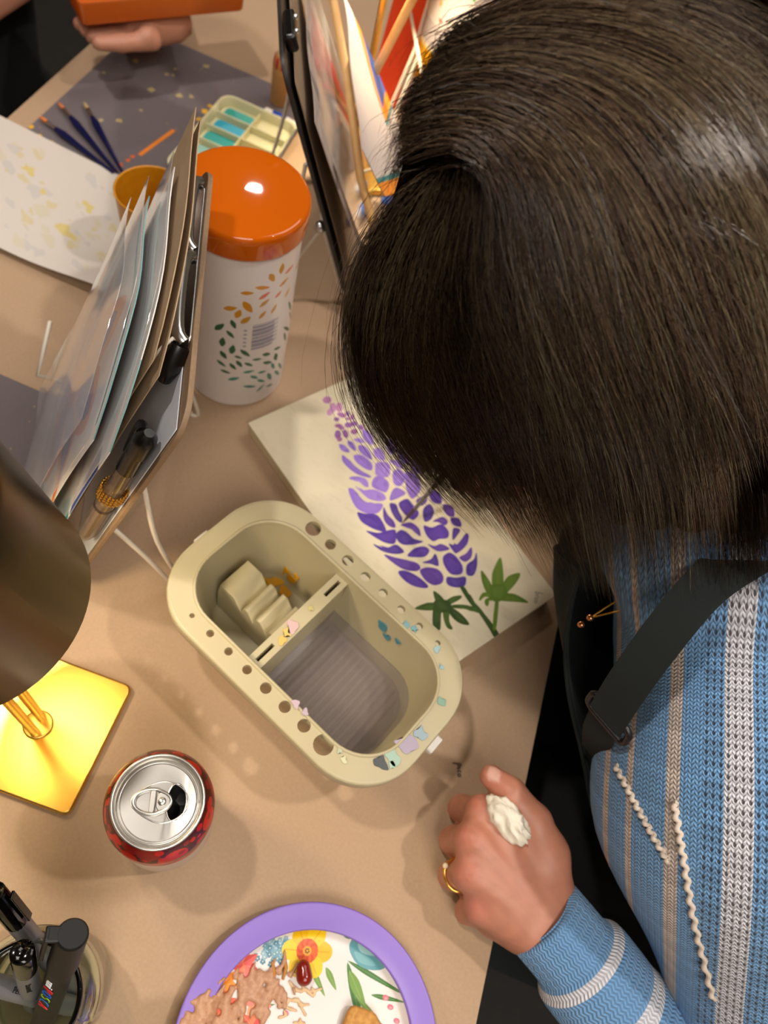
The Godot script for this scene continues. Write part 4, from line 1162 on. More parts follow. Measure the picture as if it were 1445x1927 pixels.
# ---------------------------------------------------------------- wipes canisters
func wipes_canister() -> void:
	var t := thing("wipes_canister", "white wipes canister with orange lid and printed leaf swirl", "canister", Vector3(-0.1906, 0, -0.437), 0.0, "wipes canisters")
	var W := 1536
	var H := 1024
	var img := Image.create(W, H, false, Image.FORMAT_RGB8)
	img.fill(Color(0.86, 0.82, 0.80))
	var at := func(th: float, h: float) -> Vector2:
		return Vector2((th + 1.5) / TAU * W, (1.0 - h / 0.2) * H)
	var tones := [Color(0.80, 0.52, 0.06), Color(0.86, 0.42, 0.28), Color(0.10, 0.34, 0.20), Color(0.16, 0.48, 0.42)]
	for q in CANISTER_LEAVES:
		var p: Vector2 = at.call(q[1] * 0.001, q[2] * 0.001)
		var e: Vector2 = at.call(q[3] * 0.001, q[4] * 0.001)
		var d := e - p
		# widths are kept in millimetres on the wall
		var s := Vector2(-d.y, d.x).normalized() * float(q[5])
		fill(img, smooth_poly([p, p + d * 0.35 + s, p + d * 0.7 + s * 0.8, e, p + d * 0.7 - s * 0.8, p + d * 0.35 - s], 4), (tones[q[0]] as Color).lerp(Color(0.5, 0.6, 0.5), rng.randf() * 0.2))
	# bar code and its captions
	for k in 34:
		var h := lerpf(0.0865, 0.118, k / 34.0)
		if (k * 7) % 5 < 3:
			var c0: Vector2 = at.call(0.44, h)
			var c1: Vector2 = at.call(0.885, h)
			img.fill_rect(Rect2i(int(c0.x), int(c0.y), int(c1.x - c0.x), 3 + (k % 3)), Color(0.20, 0.20, 0.42))
	for k in 3:
		var c: Vector2 = at.call(0.36 + 0.03 * k, 0.117)
		for j in 6: img.fill_rect(Rect2i(int(c.x), int(c.y) + j * 26, 4, 16), Color(0.55, 0.55, 0.62))
	for k in 5:
		var c: Vector2 = at.call(0.98, 0.112 - k * 0.005)
		img.fill_rect(Rect2i(int(c.x), int(c.y), 14, 10), Color(0.55, 0.55, 0.6))
	part("body", lathe([[Vector2(0.0430, 0.0), Vector2(0.0455, 0.0015), Vector2(0.0465, 0.005), Vector2(0.0465, 0.06), Vector2(0.0465, 0.12), Vector2(0.0465, 0.2)]], 72), printed(img, 0.3), t, Vector3.ZERO, Vector3(0, 1.5, 0))
	part("bottom", lathe([[Vector2(0.0001, 0.0012), Vector2(0.041, 0.0012), Vector2(0.0432, 0.0)]], 48), M.white, t)
	var orange := mat(Color(0.74, 0.34, 0.025), 0.03)
	part("lid", lathe([[Vector2(0.0466, 0.190), Vector2(0.0488, 0.190), Vector2(0.0494, 0.192), Vector2(0.0500, 0.205), Vector2(0.0498, 0.2095), Vector2(0.0485, 0.2118), Vector2(0.0465, 0.2126), Vector2(0.038, 0.2134), Vector2(0.02, 0.2138), Vector2(0.0001, 0.2139)]], 96), orange, t)
	# the second canister of the same make, seen from its text side
	var u := thing("wipes_canister", "white wipes canister with yellow band and fine print, beside the hair at the top", "canister", Vector3(-0.140, 0, -0.900), 0.0, "wipes canisters")
	var im := Image.create(1024, 768, false, Image.FORMAT_RGB8)
	im.fill(Color(0.80, 0.76, 0.76))
	im.fill_rect(Rect2i(0, 330, 1024, 150), Color(0.88, 0.62, 0.05))
	im.fill_rect(Rect2i(0, 318, 1024, 12), Color(0.88, 0.80, 0.55))
	for k in 9: im.fill_rect(Rect2i(0, 220 + k * 10, 1024, 4), Color(0.50, 0.47, 0.52))
	for k in 22: im.fill_rect(Rect2i(0, 500 + k * 11, 1024, 4), Color(0.52, 0.49, 0.54))
	for k in 40:
		disc(im, Vector2(rng.randf() * 1024, rng.randf_range(20, 190)), 12, 6, [Color(0.3, 0.6, 0.3), Color(0.85, 0.4, 0.25), Color(0.85, 0.6, 0.1)][k % 3], rng.randf() * 3)
	part("body", lathe([[Vector2(0.0430, 0.0), Vector2(0.0455, 0.0015), Vector2(0.0465, 0.005), Vector2(0.0465, 0.06), Vector2(0.0465, 0.12), Vector2(0.0465, 0.2)]], 64), printed(im, 0.35), u)
	part("lid", lathe([[Vector2(0.0466, 0.196), Vector2(0.0486, 0.196), Vector2(0.0490, 0.20), Vector2(0.0490, 0.212), Vector2(0.046, 0.216), Vector2(0.0001, 0.217)]], 64), M.white, u)

# ---------------------------------------------------------------- odds and ends at the far side
func back_of_table() -> void:
	# yellow cup
	var cup := thing("plastic_cup", "yellow plastic cup with brown paint stains inside, behind the near clipboard", "cup", Vector3(-0.3122, 0, -0.5078))
	var yel := grained(Color(0.74, 0.47, 0.04), Color(0.80, 0.54, 0.07), 0.03, 0.4, 256, 10.0)
	part("wall", lathe([[Vector2(0.0250, 0.0), Vector2(0.0262, 0.002), Vector2(0.0325, 0.098), Vector2(0.0333, 0.1005), Vector2(0.0322, 0.1012), Vector2(0.0312, 0.0995), Vector2(0.0250, 0.004)]], 48), yel, cup)
	part("stained_floor", lathe([[Vector2(0.0252, 0.006), Vector2(0.0001, 0.0045)]], 32), grained(Color(0.36, 0.20, 0.03), Color(0.62, 0.38, 0.05), 0.06, 0.5, 128, 30.0), cup)
	part("foot", lathe([[Vector2(0.0001, 0.0), Vector2(0.0252, 0.0)]], 32), yel, cup)
	# watercolour palette with filled wells
	var pal := thing("paint_palette", "off-white plastic palette with turquoise and yellow paint wells behind the orange lid", "palette", Vector3(-0.325, 0.0016, -0.708))
	var pm := mat(Color(0.84, 0.82, 0.66), 0.35)
	part("tray", loft([[0.044, 0.070, 0.012, 0.0], [0.047, 0.073, 0.013, 0.0125], [0.0485, 0.0745, 0.014, 0.0135], [0.0485, 0.0745, 0.014, 0.0145], [0.0455, 0.0715, 0.012, 0.0140], [0.0435, 0.0695, 0.011, 0.0035]], 6, true), pm, pal)
	for k in 4:
		part("well_wall", block(Vector3(0.086, 0.009, 0.0018), 0.0004), pm, pal, Vector3(0, 0.0078, -0.042 + 0.026 * k))
	part("well_wall", block(Vector3(0.0018, 0.009, 0.135), 0.0004), pm, pal, Vector3(0.0, 0.0078, 0))
	for q in [[-0.021, -0.053, Color(0.22, 0.66, 0.62)], [-0.021, -0.028, Color(0.20, 0.66, 0.78)], [-0.021, -0.003, Color(0.10, 0.62, 0.60)], [0.022, 0.0, Color(0.88, 0.72, 0.14)], [0.022, 0.026, Color(0.86, 0.66, 0.08)], [-0.021, 0.024, Color(0.55, 0.75, 0.72)]]:
		part("paint", slab(round_rect(0.018, 0.0105, 0.005, 4), 0.0036, 0.0062, 0.0008), mat(q[2], 0.3), pal, Vector3(q[0], 0, q[1]))
	# brushes lying on the grey cardboard, bristles towards the far left
	var n := 0
	for q in [[Vector3(-0.5210, 0, -0.6330), Vector3(-0.4150, 0, -0.6020), "leftmost navy handled brush, next to the white paper"], [Vector3(-0.5180, 0, -0.6640), Vector3(-0.4120, 0, -0.6040), "middle navy handled brush of the three on the grey cardboard"], [Vector3(-0.4960, 0, -0.6800), Vector3(-0.4060, 0, -0.6060), "rightmost navy handled brush, crossing the others on the grey cardboard"]]:
		var bt := thing("paint_brush", q[2], "brush", Vector3.ZERO, 0.0, "navy brushes on the grey cardboard")
		var a: Vector3 = q[0] + Vector3(0, 0.0058 + n * 0.0006, 0)
		var b: Vector3 = q[1] + Vector3(0, 0.0052 + n * 0.001, 0)
		part("bristles", tube([a, a.lerp(b, 0.05), a.lerp(b, 0.10)], [0.0008, 0.0022, 0.0022], 8), mat([Color(0.85, 0.48, 0.2), Color(0.80, 0.46, 0.26), Color(0.72, 0.62, 0.42)][n], 0.7), bt)
		part("ferrule", tube([a.lerp(b, 0.10), a.lerp(b, 0.22)], 0.0024, 10), M.steel, bt)
		part("handle", tube([a.lerp(b, 0.22), a.lerp(b, 0.32), a.lerp(b, 0.55), a.lerp(b, 1.0)], [0.0026, 0.0042, 0.0030, 0.0016], 10), M.navy, bt)
		n += 1
	# little tan bottle
	var bot := thing("craft_bottle", "small tan bottle with red print beyond the palette, by the far clipboard", "bottle", Vector3(-0.322, 0.0016, -0.826))
	var bi := Image.create(128, 128, false, Image.FORMAT_RGB8)
	bi.fill(Color(0.76, 0.58, 0.36))
	for k in 12: bi.fill_rect(Rect2i(0, 50 + k * 6, 128, 2), Color(0.66, 0.48, 0.28))
	for k in 9: bi.fill_rect(Rect2i(10 + k * 12, 8, 7, 26), Color(0.72, 0.16, 0.12))
	part("body", lathe([[Vector2(0.0105, 0.0), Vector2(0.0118, 0.0012), Vector2(0.0118, 0.052), Vector2(0.0105, 0.058), Vector2(0.006, 0.061)]], 28), printed(bi, 0.5), bot)
	part("cap", lathe([[Vector2(0.0062, 0.060), Vector2(0.0066, 0.061), Vector2(0.0062, 0.075), Vector2(0.0001, 0.0755)]], 20), M.white, bot)
	# paint tubes
	for q in [[Vector3(-0.326, 0.008, -0.786), Vector3(-0.279, 0.007, -0.789), Color(0.10, 0.28, 0.72), "blue and white paint tube between the palette and the far clipboard"], [Vector3(-0.190, 0.008, -0.690), Vector3(-0.200, 0.008, -0.745), Color(0.20, 0.30, 0.66), "left one of two blue labelled paint tubes at the far clipboard's foot"], [Vector3(-0.170, 0.008, -0.690), Vector3(-0.176, 0.008, -0.715), Color(0.22, 0.32, 0.70), "right one of two blue labelled paint tubes at the far clipboard's foot"], [Vector3(-0.152, 0.009, -0.768), Vector3(-0.108, 0.008, -0.806), Color(0.25, 0.50, 0.85), "light blue and white paint tube beside the hair fringe"], [Vector3(-0.140, 0.009, -0.735), Vector3(-0.100, 0.008, -0.760), Color(0.22, 0.44, 0.80), "light blue paint tube half hidden by the hair fringe"]]:
		var tt := thing("paint_tube", q[3], "paint tube", Vector3.ZERO, 0.0, "paint tubes")
		var a: Vector3 = q[0]
		var b: Vector3 = q[1]
		part("body", tube([a, a.lerp(b, 0.06), a.lerp(b, 0.6), a.lerp(b, 0.95)], [0.0045, 0.0078, 0.007, 0.0045], 14), M.white, tt)
		part("label_band", tube([a.lerp(b, 0.25), a.lerp(b, 0.62)], [0.0079, 0.0074], 14), mat(q[2], 0.35), tt)
		part("cap", tube([a + (a - b).normalized() * 0.011, a], [0.0042, 0.005], 12), mat(q[2], 0.3), tt)

# ---------------------------------------------------------------- far clipboard
func clipboard_far() -> void:
	# stands back to back with the near one and faces the woman
	var B := Vector3(-0.2015, 0.260, -0.5198)
	var A := Vector3(0.4457, 0.0, 0.8952)
	var D := Vector3(0.3073, -0.9393, -0.1530)
	var N := A.cross(D).normalized()
	# here the top edge runs towards -x
	var at := func(a: float, d: float, k: float) -> Vector3: return B - A * a + D * d + N * k
	var e := thing("wire_easel", "white wire easel stand under the far clipboard, behind the orange lid", "easel", Vector3.ZERO, 0.0, "white wire easels")
	for q in [0.012, 0.185]:
		var foot := Vector3(at.call(q, 0.13, -0.035).x - 0.005, 0.002, at.call(q, 0.13, -0.035).z)
		part("leg_loop", tube(curve([at.call(q, 0.095, -0.006), at.call(q, 0.12, -0.010).lerp(foot, 0.4), foot + Vector3(0.0, 0.004, -0.002), foot, foot + Vector3(0.004, 0.005, 0.002), at.call(q, 0.165, -0.006).lerp(foot, 0.45), at.call(q, 0.165, -0.006)], 5), 0.0019, 8), M.wire, e)
		part("ledge_hook", tube([at.call(q, 0.165, -0.006), at.call(q, 0.2555, -0.006), at.call(q, 0.2565, 0.052), at.call(q, 0.230, 0.054)], 0.0019, 8), M.wire, e)
	part("cross_wire", tube([at.call(0.012, 0.165, -0.006), at.call(0.185, 0.165, -0.006)], 0.0019, 8), M.wire, e)
	part("joint_knob", ball(Vector3(0.006, 0.006, 0.006), 8, 12), M.steel, e, at.call(0.012, 0.165, -0.009))
	var c := thing("clipboard", "dark edged clipboard with black clip on an easel at the photo's top", "clipboard", Vector3.ZERO, 0.0, "clipboards on easels")
	framed(c, B, A, D, N)
	var bo := part("board", slab(round_rect(0.108, 0.126, 0.020, 8), 0.0, 0.0034, 0.0005), mat(Color(0.15, 0.13, 0.12), 0.45), c, Vector3(-0.108, 0.126, 0))
	bo.basis = LYING
	part("clip", block(Vector3(0.036, 0.014, 0.010), 0.003), M.black, c, Vector3(-0.044, 0.002, 0.006))
	for k in 2:
		part("rivet", ball(Vector3(0.0024, 0.0024, 0.0024), 6, 10), M.steel, c, Vector3(-0.034 - 0.018 * k, -0.003, 0.011))
	var loose := func(called: String, mesh: Mesh, m: Material, label: String, cat: String) -> void:
		framed(tag(part(called, mesh, m), label, cat, "sheets on the far clipboard"), B, A, D, N)
	loose.call("kraft_sheet", hung(-0.205, -0.006, 0.018, 0.246, 0.004, 0.005, 0.001, 0.0007), grained(Color(0.50, 0.42, 0.33), Color(0.56, 0.48, 0.38), 0.06, 0.8, 256, 6.0), "brown kraft sheet against the far clipboard", "paper")
	var gi := Image.create(320, 320, false, Image.FORMAT_RGB8)
	gi.fill(Color(0.70, 0.65, 0.62))
	for k in 90:
		blot(gi, Vector2(rng.randf() * 320, rng.randf() * 320), rng.randf_range(4, 20), [Color(0.62, 0.57, 0.54), Color(0.52, 0.49, 0.48), Color(0.78, 0.72, 0.68), Color(0.42, 0.40, 0.40)][k % 4], 0.6)
	for q in [[90, 120], [110, 150], [60, 200]]: blot(gi, Vector2(q[0], q[1]), 20, Color(0.80, 0.54, 0.14))
	for q in [[30, 150], [42, 175]]: blot(gi, Vector2(q[0], q[1]), 24, Color(0.86, 0.20, 0.14))
	loose.call("leaflet", hung(-0.200, 0.004, 0.046, 0.248, 0.012, 0.030, 0.004, 0.0007), printed(gi, 0.5), "grey mottled leaflet with yellow and red spots on the far clipboard", "paper")
	loose.call("plastic_sleeve", hung(-0.204, 0.010, 0.040, 0.250, 0.017, 0.036, 0.006, 0.0004), M.clear, "crumpled plastic sleeve over the grey mottled leaflet", "sleeve")
	var vi := Image.create(384, 256, false, Image.FORMAT_RGB8)
	vi.fill(Color(0.70, 0.66, 0.66))
	for q in [[1.0, Color(0.16, 0.46, 0.48)], [0.90, Color(0.82, 0.48, 0.08)], [0.60, Color(0.10, 0.28, 0.60)]]:
		var k: float = q[0]
		fill(vi, PackedVector2Array([Vector2(0, 130 - 100 * k), Vector2(60 + 120 * k, 130), Vector2(0, 130 + 100 * k)]), q[1])
		fill(vi, PackedVector2Array([Vector2(384, 150 - 90 * k), Vector2(384 - 150 * k, 180), Vector2(384, 170 + 80 * k)]), q[1])
	loose.call("picture_sheet", hung(-0.206, 0.006, 0.076, 0.215, 0.044, 0.078, 0.004, 0.0007), printed(vi, 0.5), "white sheet printed with blue and orange points, outermost on the far clipboard", "paper")
	# pale wooden strips standing before the sheets
	tag(part("wooden_strip", tube([at.call(0.165, 0.035, 0.036), at.call(0.105, 0.085, 0.038), at.call(0.004, 0.112, 0.038), at.call(-0.020, 0.225, 0.046)], 0.0040, 8), M.wood), "pale wooden strip lying across the far clipboard's crumpled sleeve", "stick", "wooden sticks at the far clipboard")
	tag(part("wooden_strip", tube([Vector3(-0.2170, 0.0125, -0.7320), Vector3(-0.1950, 0.122, -0.7380), Vector3(-0.158, 0.270, -0.757)], 0.0042, 8), M.wood), "pale wooden stick crossing in front of the orange card", "stick", "wooden sticks at the far clipboard")
	tag(part("orange_card", sheet(2, 2, func(u: float, v: float) -> Vector3: return Vector3(-0.232, lerpf(0.17, 0.0, v), -0.935 + 0.05 * v) + Vector3(0.036, 0, -0.012) * u, 0.001), mat(Color(0.86, 0.25, 0.06), 0.5)), "bright orange card leaning behind the brass lamp stem", "card")
	# another wire stand at the second canister
	var e2 := thing("wire_easel", "white wire easel beside the yellow banded canister", "easel", Vector3(-0.178, 0, -0.850), -1.1, "white wire easels")
	part("leg_loop", tube(curve([Vector3(0.0, 0.12, 0.0), Vector3(0.012, 0.03, 0.02), Vector3(0.03, 0.002, 0.03), Vector3(0.036, 0.02, 0.022), Vector3(0.018, 0.12, 0.0)], 6), 0.002, 8), M.wire, e2)
	part("cross_wire", tube([Vector3(-0.08, 0.12, 0.0), Vector3(0.05, 0.12, 0.0)], 0.002, 8), M.wire, e2)
	part("leg_loop", tube(curve([Vector3(-0.08, 0.12, 0.0), Vector3(-0.075, 0.03, 0.012), Vector3(-0.07, 0.002, 0.02)], 6), 0.002, 8), M.wire, e2)

# ---------------------------------------------------------------- jar of markers
func marker_jar() -> void:
	var c := Vector3(-0.0700, 0, 0.0690)
	var j := thing("glass_jar", "round greenish glass jar holding black markers in the lower left corner", "jar", c)
	part("glass", lathe([[Vector2(0.0001, 0.0), Vector2(0.031, 0.0), Vector2(0.0350, 0.003), Vector2(0.0365, 0.010), Vector2(0.0365, 0.070), Vector2(0.0335, 0.080), Vector2(0.0300, 0.086), Vector2(0.0300, 0.096), Vector2(0.0292, 0.0972), Vector2(0.0278, 0.0972), Vector2(0.0270, 0.096), Vector2(0.0270, 0.086), Vector2(0.0300, 0.079), Vector2(0.0338, 0.069), Vector2(0.0338, 0.010), Vector2(0.030, 0.006), Vector2(0.0001, 0.005)]], 64), M.glass, j)
	var at := func(a: Vector3, b: Vector3, f: float) -> Vector3: return a.lerp(b, f)
	# paint marker with a clipped black cap
	var pm := thing("paint_marker", "black paint marker with square clip cap, rightmost in the glass jar", "marker", Vector3.ZERO, 0.0, "markers in the glass jar")
	var a := Vector3(-0.0551, 0.165, 0.0280)
	var b := Vector3(-0.0635, 0.0115, 0.0915)
	var d := (b - a).normalized()
	part("barrel", tube([a + d * 0.040, b - d * 0.01, b], [0.0070, 0.0070, 0.0055], 24), mat(Color(0.012, 0.012, 0.013), 0.5), pm)
	part("cap", tube([a, a + d * 0.0012, a + d * 0.040, a + d * 0.0475], [0.0068, 0.0078, 0.0082, 0.0074], 28), mat(Color(0.012, 0.012, 0.013), 0.55), pm)
	var toward := Vector3(-0.75, 0.25, 0.25)
	toward = (toward - d * toward.dot(d)).normalized()
	var across := d.cross(toward).normalized()
	var clip := part("pocket_clip", block(Vector3(0.0062, 0.030, 0.0022), 0.0006), mat(Color(0.012, 0.012, 0.013), 0.45), pm, a + d * 0.015 + toward * 0.0115)
	clip.basis = Basis(across, -d, toward)
	var root := part("clip_root", block(Vector3(0.0078, 0.0022, 0.0150), 0.0008), mat(Color(0.014, 0.014, 0.015), 0.5), pm, a + d * 0.0012 + toward * 0.0052)
	root.basis = Basis(across, -d, toward)
	# lettering along the barrel, facing up out of the jar
	var view := (Vector3(0, 0.62, 0) - a.lerp(b, 0.4))
	var out := (view - d * view.dot(d)).normalized().rotated(d, 0.45)
	var run := 0.052
	for q in [["uni", Color(0.95, 0.95, 0.95), 0.0062], ["P", Color(0.85, 0.10, 0.12), 0.0085], ["O", Color(0.10, 0.35, 0.75), 0.0085], ["S", Color(0.55, 0.72, 0.10), 0.0085], ["C", Color(0.10, 0.45, 0.75), 0.0085], ["A", Color(0.85, 0.12, 0.14), 0.0085]]:
		var tm := TextMesh.new()
		tm.text = q[0]
		tm.font = sans()
		tm.font_size = 32
		tm.pixel_size = q[2] / 32.0
		tm.depth = 0.0004
		var wide: float = 0.0098 if q[0] == "uni" else 0.0054
		var letter := part("lettering", tm, mat(q[1], 0.5), pm, a + d * (run + wide * 0.5) + out * 0.0070)
		letter.basis = Basis(d, out.cross(d), out)
		run += wide + 0.0012
	# felt-tip markers with grey barrels
	var grey := mat(Color(0.46, 0.45, 0.46), 0.35)
	var gloss := mat(Color(0.016, 0.015, 0.015), 0.12)
	var list := [[Vector3(-0.0749, 0.150, 0.0445), Vector3(-0.0745, 0.0115, 0.0800), "black capped grey marker standing upright in the middle of the jar"], [Vector3(-0.1030, 0.148, 0.0270), Vector3(-0.0570, 0.0115, 0.0640), "black marker leaning out of the jar to the upper left"], [Vector3(-0.1120, 0.112, 0.0690), Vector3(-0.0480, 0.0115, 0.0720), "grey marker with permanent ink lettering leaning left out of the jar"]]
	for k in 3:
		var m := thing("felt_marker", list[k][2], "marker", Vector3.ZERO, 0.0, "markers in the glass jar")
		var p: Vector3 = list[k][0]
		var e: Vector3 = list[k][1]
		var r := (e - p).normalized()
		part("barrel", tube([p + r * 0.034, e - r * 0.012, e], [0.0060, 0.0060, 0.0046], 20), grey, m)
		if k != 2:
			part("cap", tube([p + r * 0.003, p, p + r * 0.0005, p + r * 0.034, p + r * 0.0375], [0.0044, 0.0052, 0.0060, 0.0063, 0.0059], 24), gloss, m)
			part("cap_recess", tube([p + r * 0.0028, p + r * 0.0034], 0.0046, 16), M.black, m)
			part("cap_nib", ball(Vector3(0.0014, 0.0014, 0.0014), 6, 12), M.white, m, p + r * 0.0026)
		else:
			part("cap", tube([p - r * 0.006, p, p + r * 0.034], [0.0048, 0.0058, 0.0063], 20), gloss, m)
		if k == 1:
			var side := (Vector3(0.5, 0.6, -0.4) - r * Vector3(0.5, 0.6, -0.4).dot(r)).normalized()
			var pc := part("pocket_clip", block(Vector3(0.0044, 0.030, 0.0016), 0.0005), gloss, m, p + r * 0.018 + side * 0.0085)
			pc.basis = Basis(r.cross(side).normalized(), -r, side)
		if k != 1:
			var up := (Vector3(0.1, 0.9, -0.1) - r * Vector3(0.1, 0.9, -0.1).dot(r)).normalized()
			var tm := TextMesh.new()
			tm.text = "Permanent"
			tm.font = sans()
			tm.font_size = 32
			tm.pixel_size = 0.0040 / 32.0
			tm.depth = 0.0004
			var lt := part("lettering", tm, M.black, m, p + r * 0.058 + up * 0.0060)
			lt.basis = Basis(r, up.cross(r), up)

# ---------------------------------------------------------------- the woman who paints
const HEAD := Vector3(0.0465, 0.3357, -0.3478)
const FWD := Vector3(-0.6428, -0.7660, 0.0)
const CROWN := Vector3(-0.7660, 0.6428, 0.0)
const SIDE := Vector3(0, 0, 1)

func knit(base: Color, stripes: Array, span: float, px: int, open_from: float) -> StandardMaterial3D:
	# one knitted panel: columns of stitches in stripe colours; from open_from on the knit is open mesh with dark holes
	var cell := 16
	var img := Image.create(px, px, false, Image.FORMAT_RGB8)
	var hgt := Image.create(px, px, false, Image.FORMAT_L8)
	var cache := {}
	for col in px / cell:
		var s := (col + 0.5) * cell / px * span
		var c := base
		for q in stripes:
			if s >= q[0] and s < q[0] + q[1]: c = q[2]
		var mesh_like := s >= open_from
		var key := "%s%s" % [c.to_html(), mesh_like]
		if not cache.has(key):
			var strip := Image.create(cell, px, false, Image.FORMAT_RGB8)
			var sh := Image.create(cell, px, false, Image.FORMAT_L8)
			for var_k in 4:
				var tile := Image.create(cell, cell, false, Image.FORMAT_RGB8)
				var th := Image.create(cell, cell, false, Image.FORMAT_L8)
				var tone := rng.randf_range(0.93, 1.05)
				for x in cell:
					for y in cell:
						var u := (x + 0.5) / cell
						var v := (y + 0.5) / cell
						# a V of two slanting loops
						var side := absf(u - 0.5) * 2.0
						var ph := fposmod(v * 2.0 + side * 0.55, 1.0)
						var h := sin(ph * PI) * (0.55 + 0.45 * sin(side * PI * 0.9))
						var hole := 0.0
						if mesh_like:
							hole = clampf(1.05 - Vector2((u - 0.5) * 3.4, (v - 0.5) * 3.0).length(), 0.0, 1.0)
							h *= 1.0 - hole
						var k := (0.80 + 0.24 * h) * tone + rng.randf_range(-0.035, 0.035)
						var t := c * k
						if hole > 0.35: t = c * 0.35 + Color(0.05, 0.03, 0.03)
						t.a = 1.0
						tile.set_pixel(x, y, t.clamp())
						th.set_pixel(x, y, Color(h, h, h))
				for r in range(var_k, px / cell, 4):
					strip.blit_rect(tile, Rect2i(0, 0, cell, cell), Vector2i(0, r * cell))
					sh.blit_rect(th, Rect2i(0, 0, cell, cell), Vector2i(0, r * cell))
			cache[key] = [strip, sh]
		img.blit_rect(cache[key][0], Rect2i(0, 0, cell, px), Vector2i(col * cell, 0))
		hgt.blit_rect(cache[key][1], Rect2i(0, 0, cell, px), Vector2i(col * cell, 0))
	var m := printed(img, 0.9)
	m.heightmap_enabled = true
	m.heightmap_texture = ImageTexture.create_from_image(hgt)
	m.heightmap_scale = 0.12
	m.rim_enabled = true
	m.rim = 0.3
	m.rim_tint = 0.7
	return m

func ribbon(pts: Array, across: Array, w: float, thick := 0.0016) -> ArrayMesh:
	var path := curve(pts, 6)
	var side := curve(across, 6)
	var n := path.size() - 1
	return sheet(n, 4, func(u: float, v: float) -> Vector3:
		var i := int(round(u * n))
		return path[i] + (side[i] as Vector3).normalized() * (v - 0.5) * w, thick)

func skin_tint(p: Vector3) -> Color:
	var c := Color(0.46, 0.19, 0.12)
	for k in [Vector3(0.1452, 0.060, -0.1346), Vector3(0.1422, 0.064, -0.1118), Vector3(0.1493, 0.060, -0.0893), Vector3(0.1678, 0.050, -0.0726), Vector3(0.155, 0.062, -0.153)]:
		c = c.lerp(Color(0.52, 0.165, 0.115), 0.6 * clampf(1.2 - p.distance_to(k) / 0.012, 0.0, 1.0))
	var f := 0.06 * sin(p.x * 420.0 + sin(p.z * 300.0) * 2.0) * sin(p.z * 380.0 + p.y * 200.0)
	c = Color(c.r * (1 + f), c.g * (1 + f), c.b * (1 + f))
	if p.distance_to(Vector3(0.1490, 0.0675, -0.1570)) < 0.0056: c = Color(0.60, 0.33, 0.26)
	return c

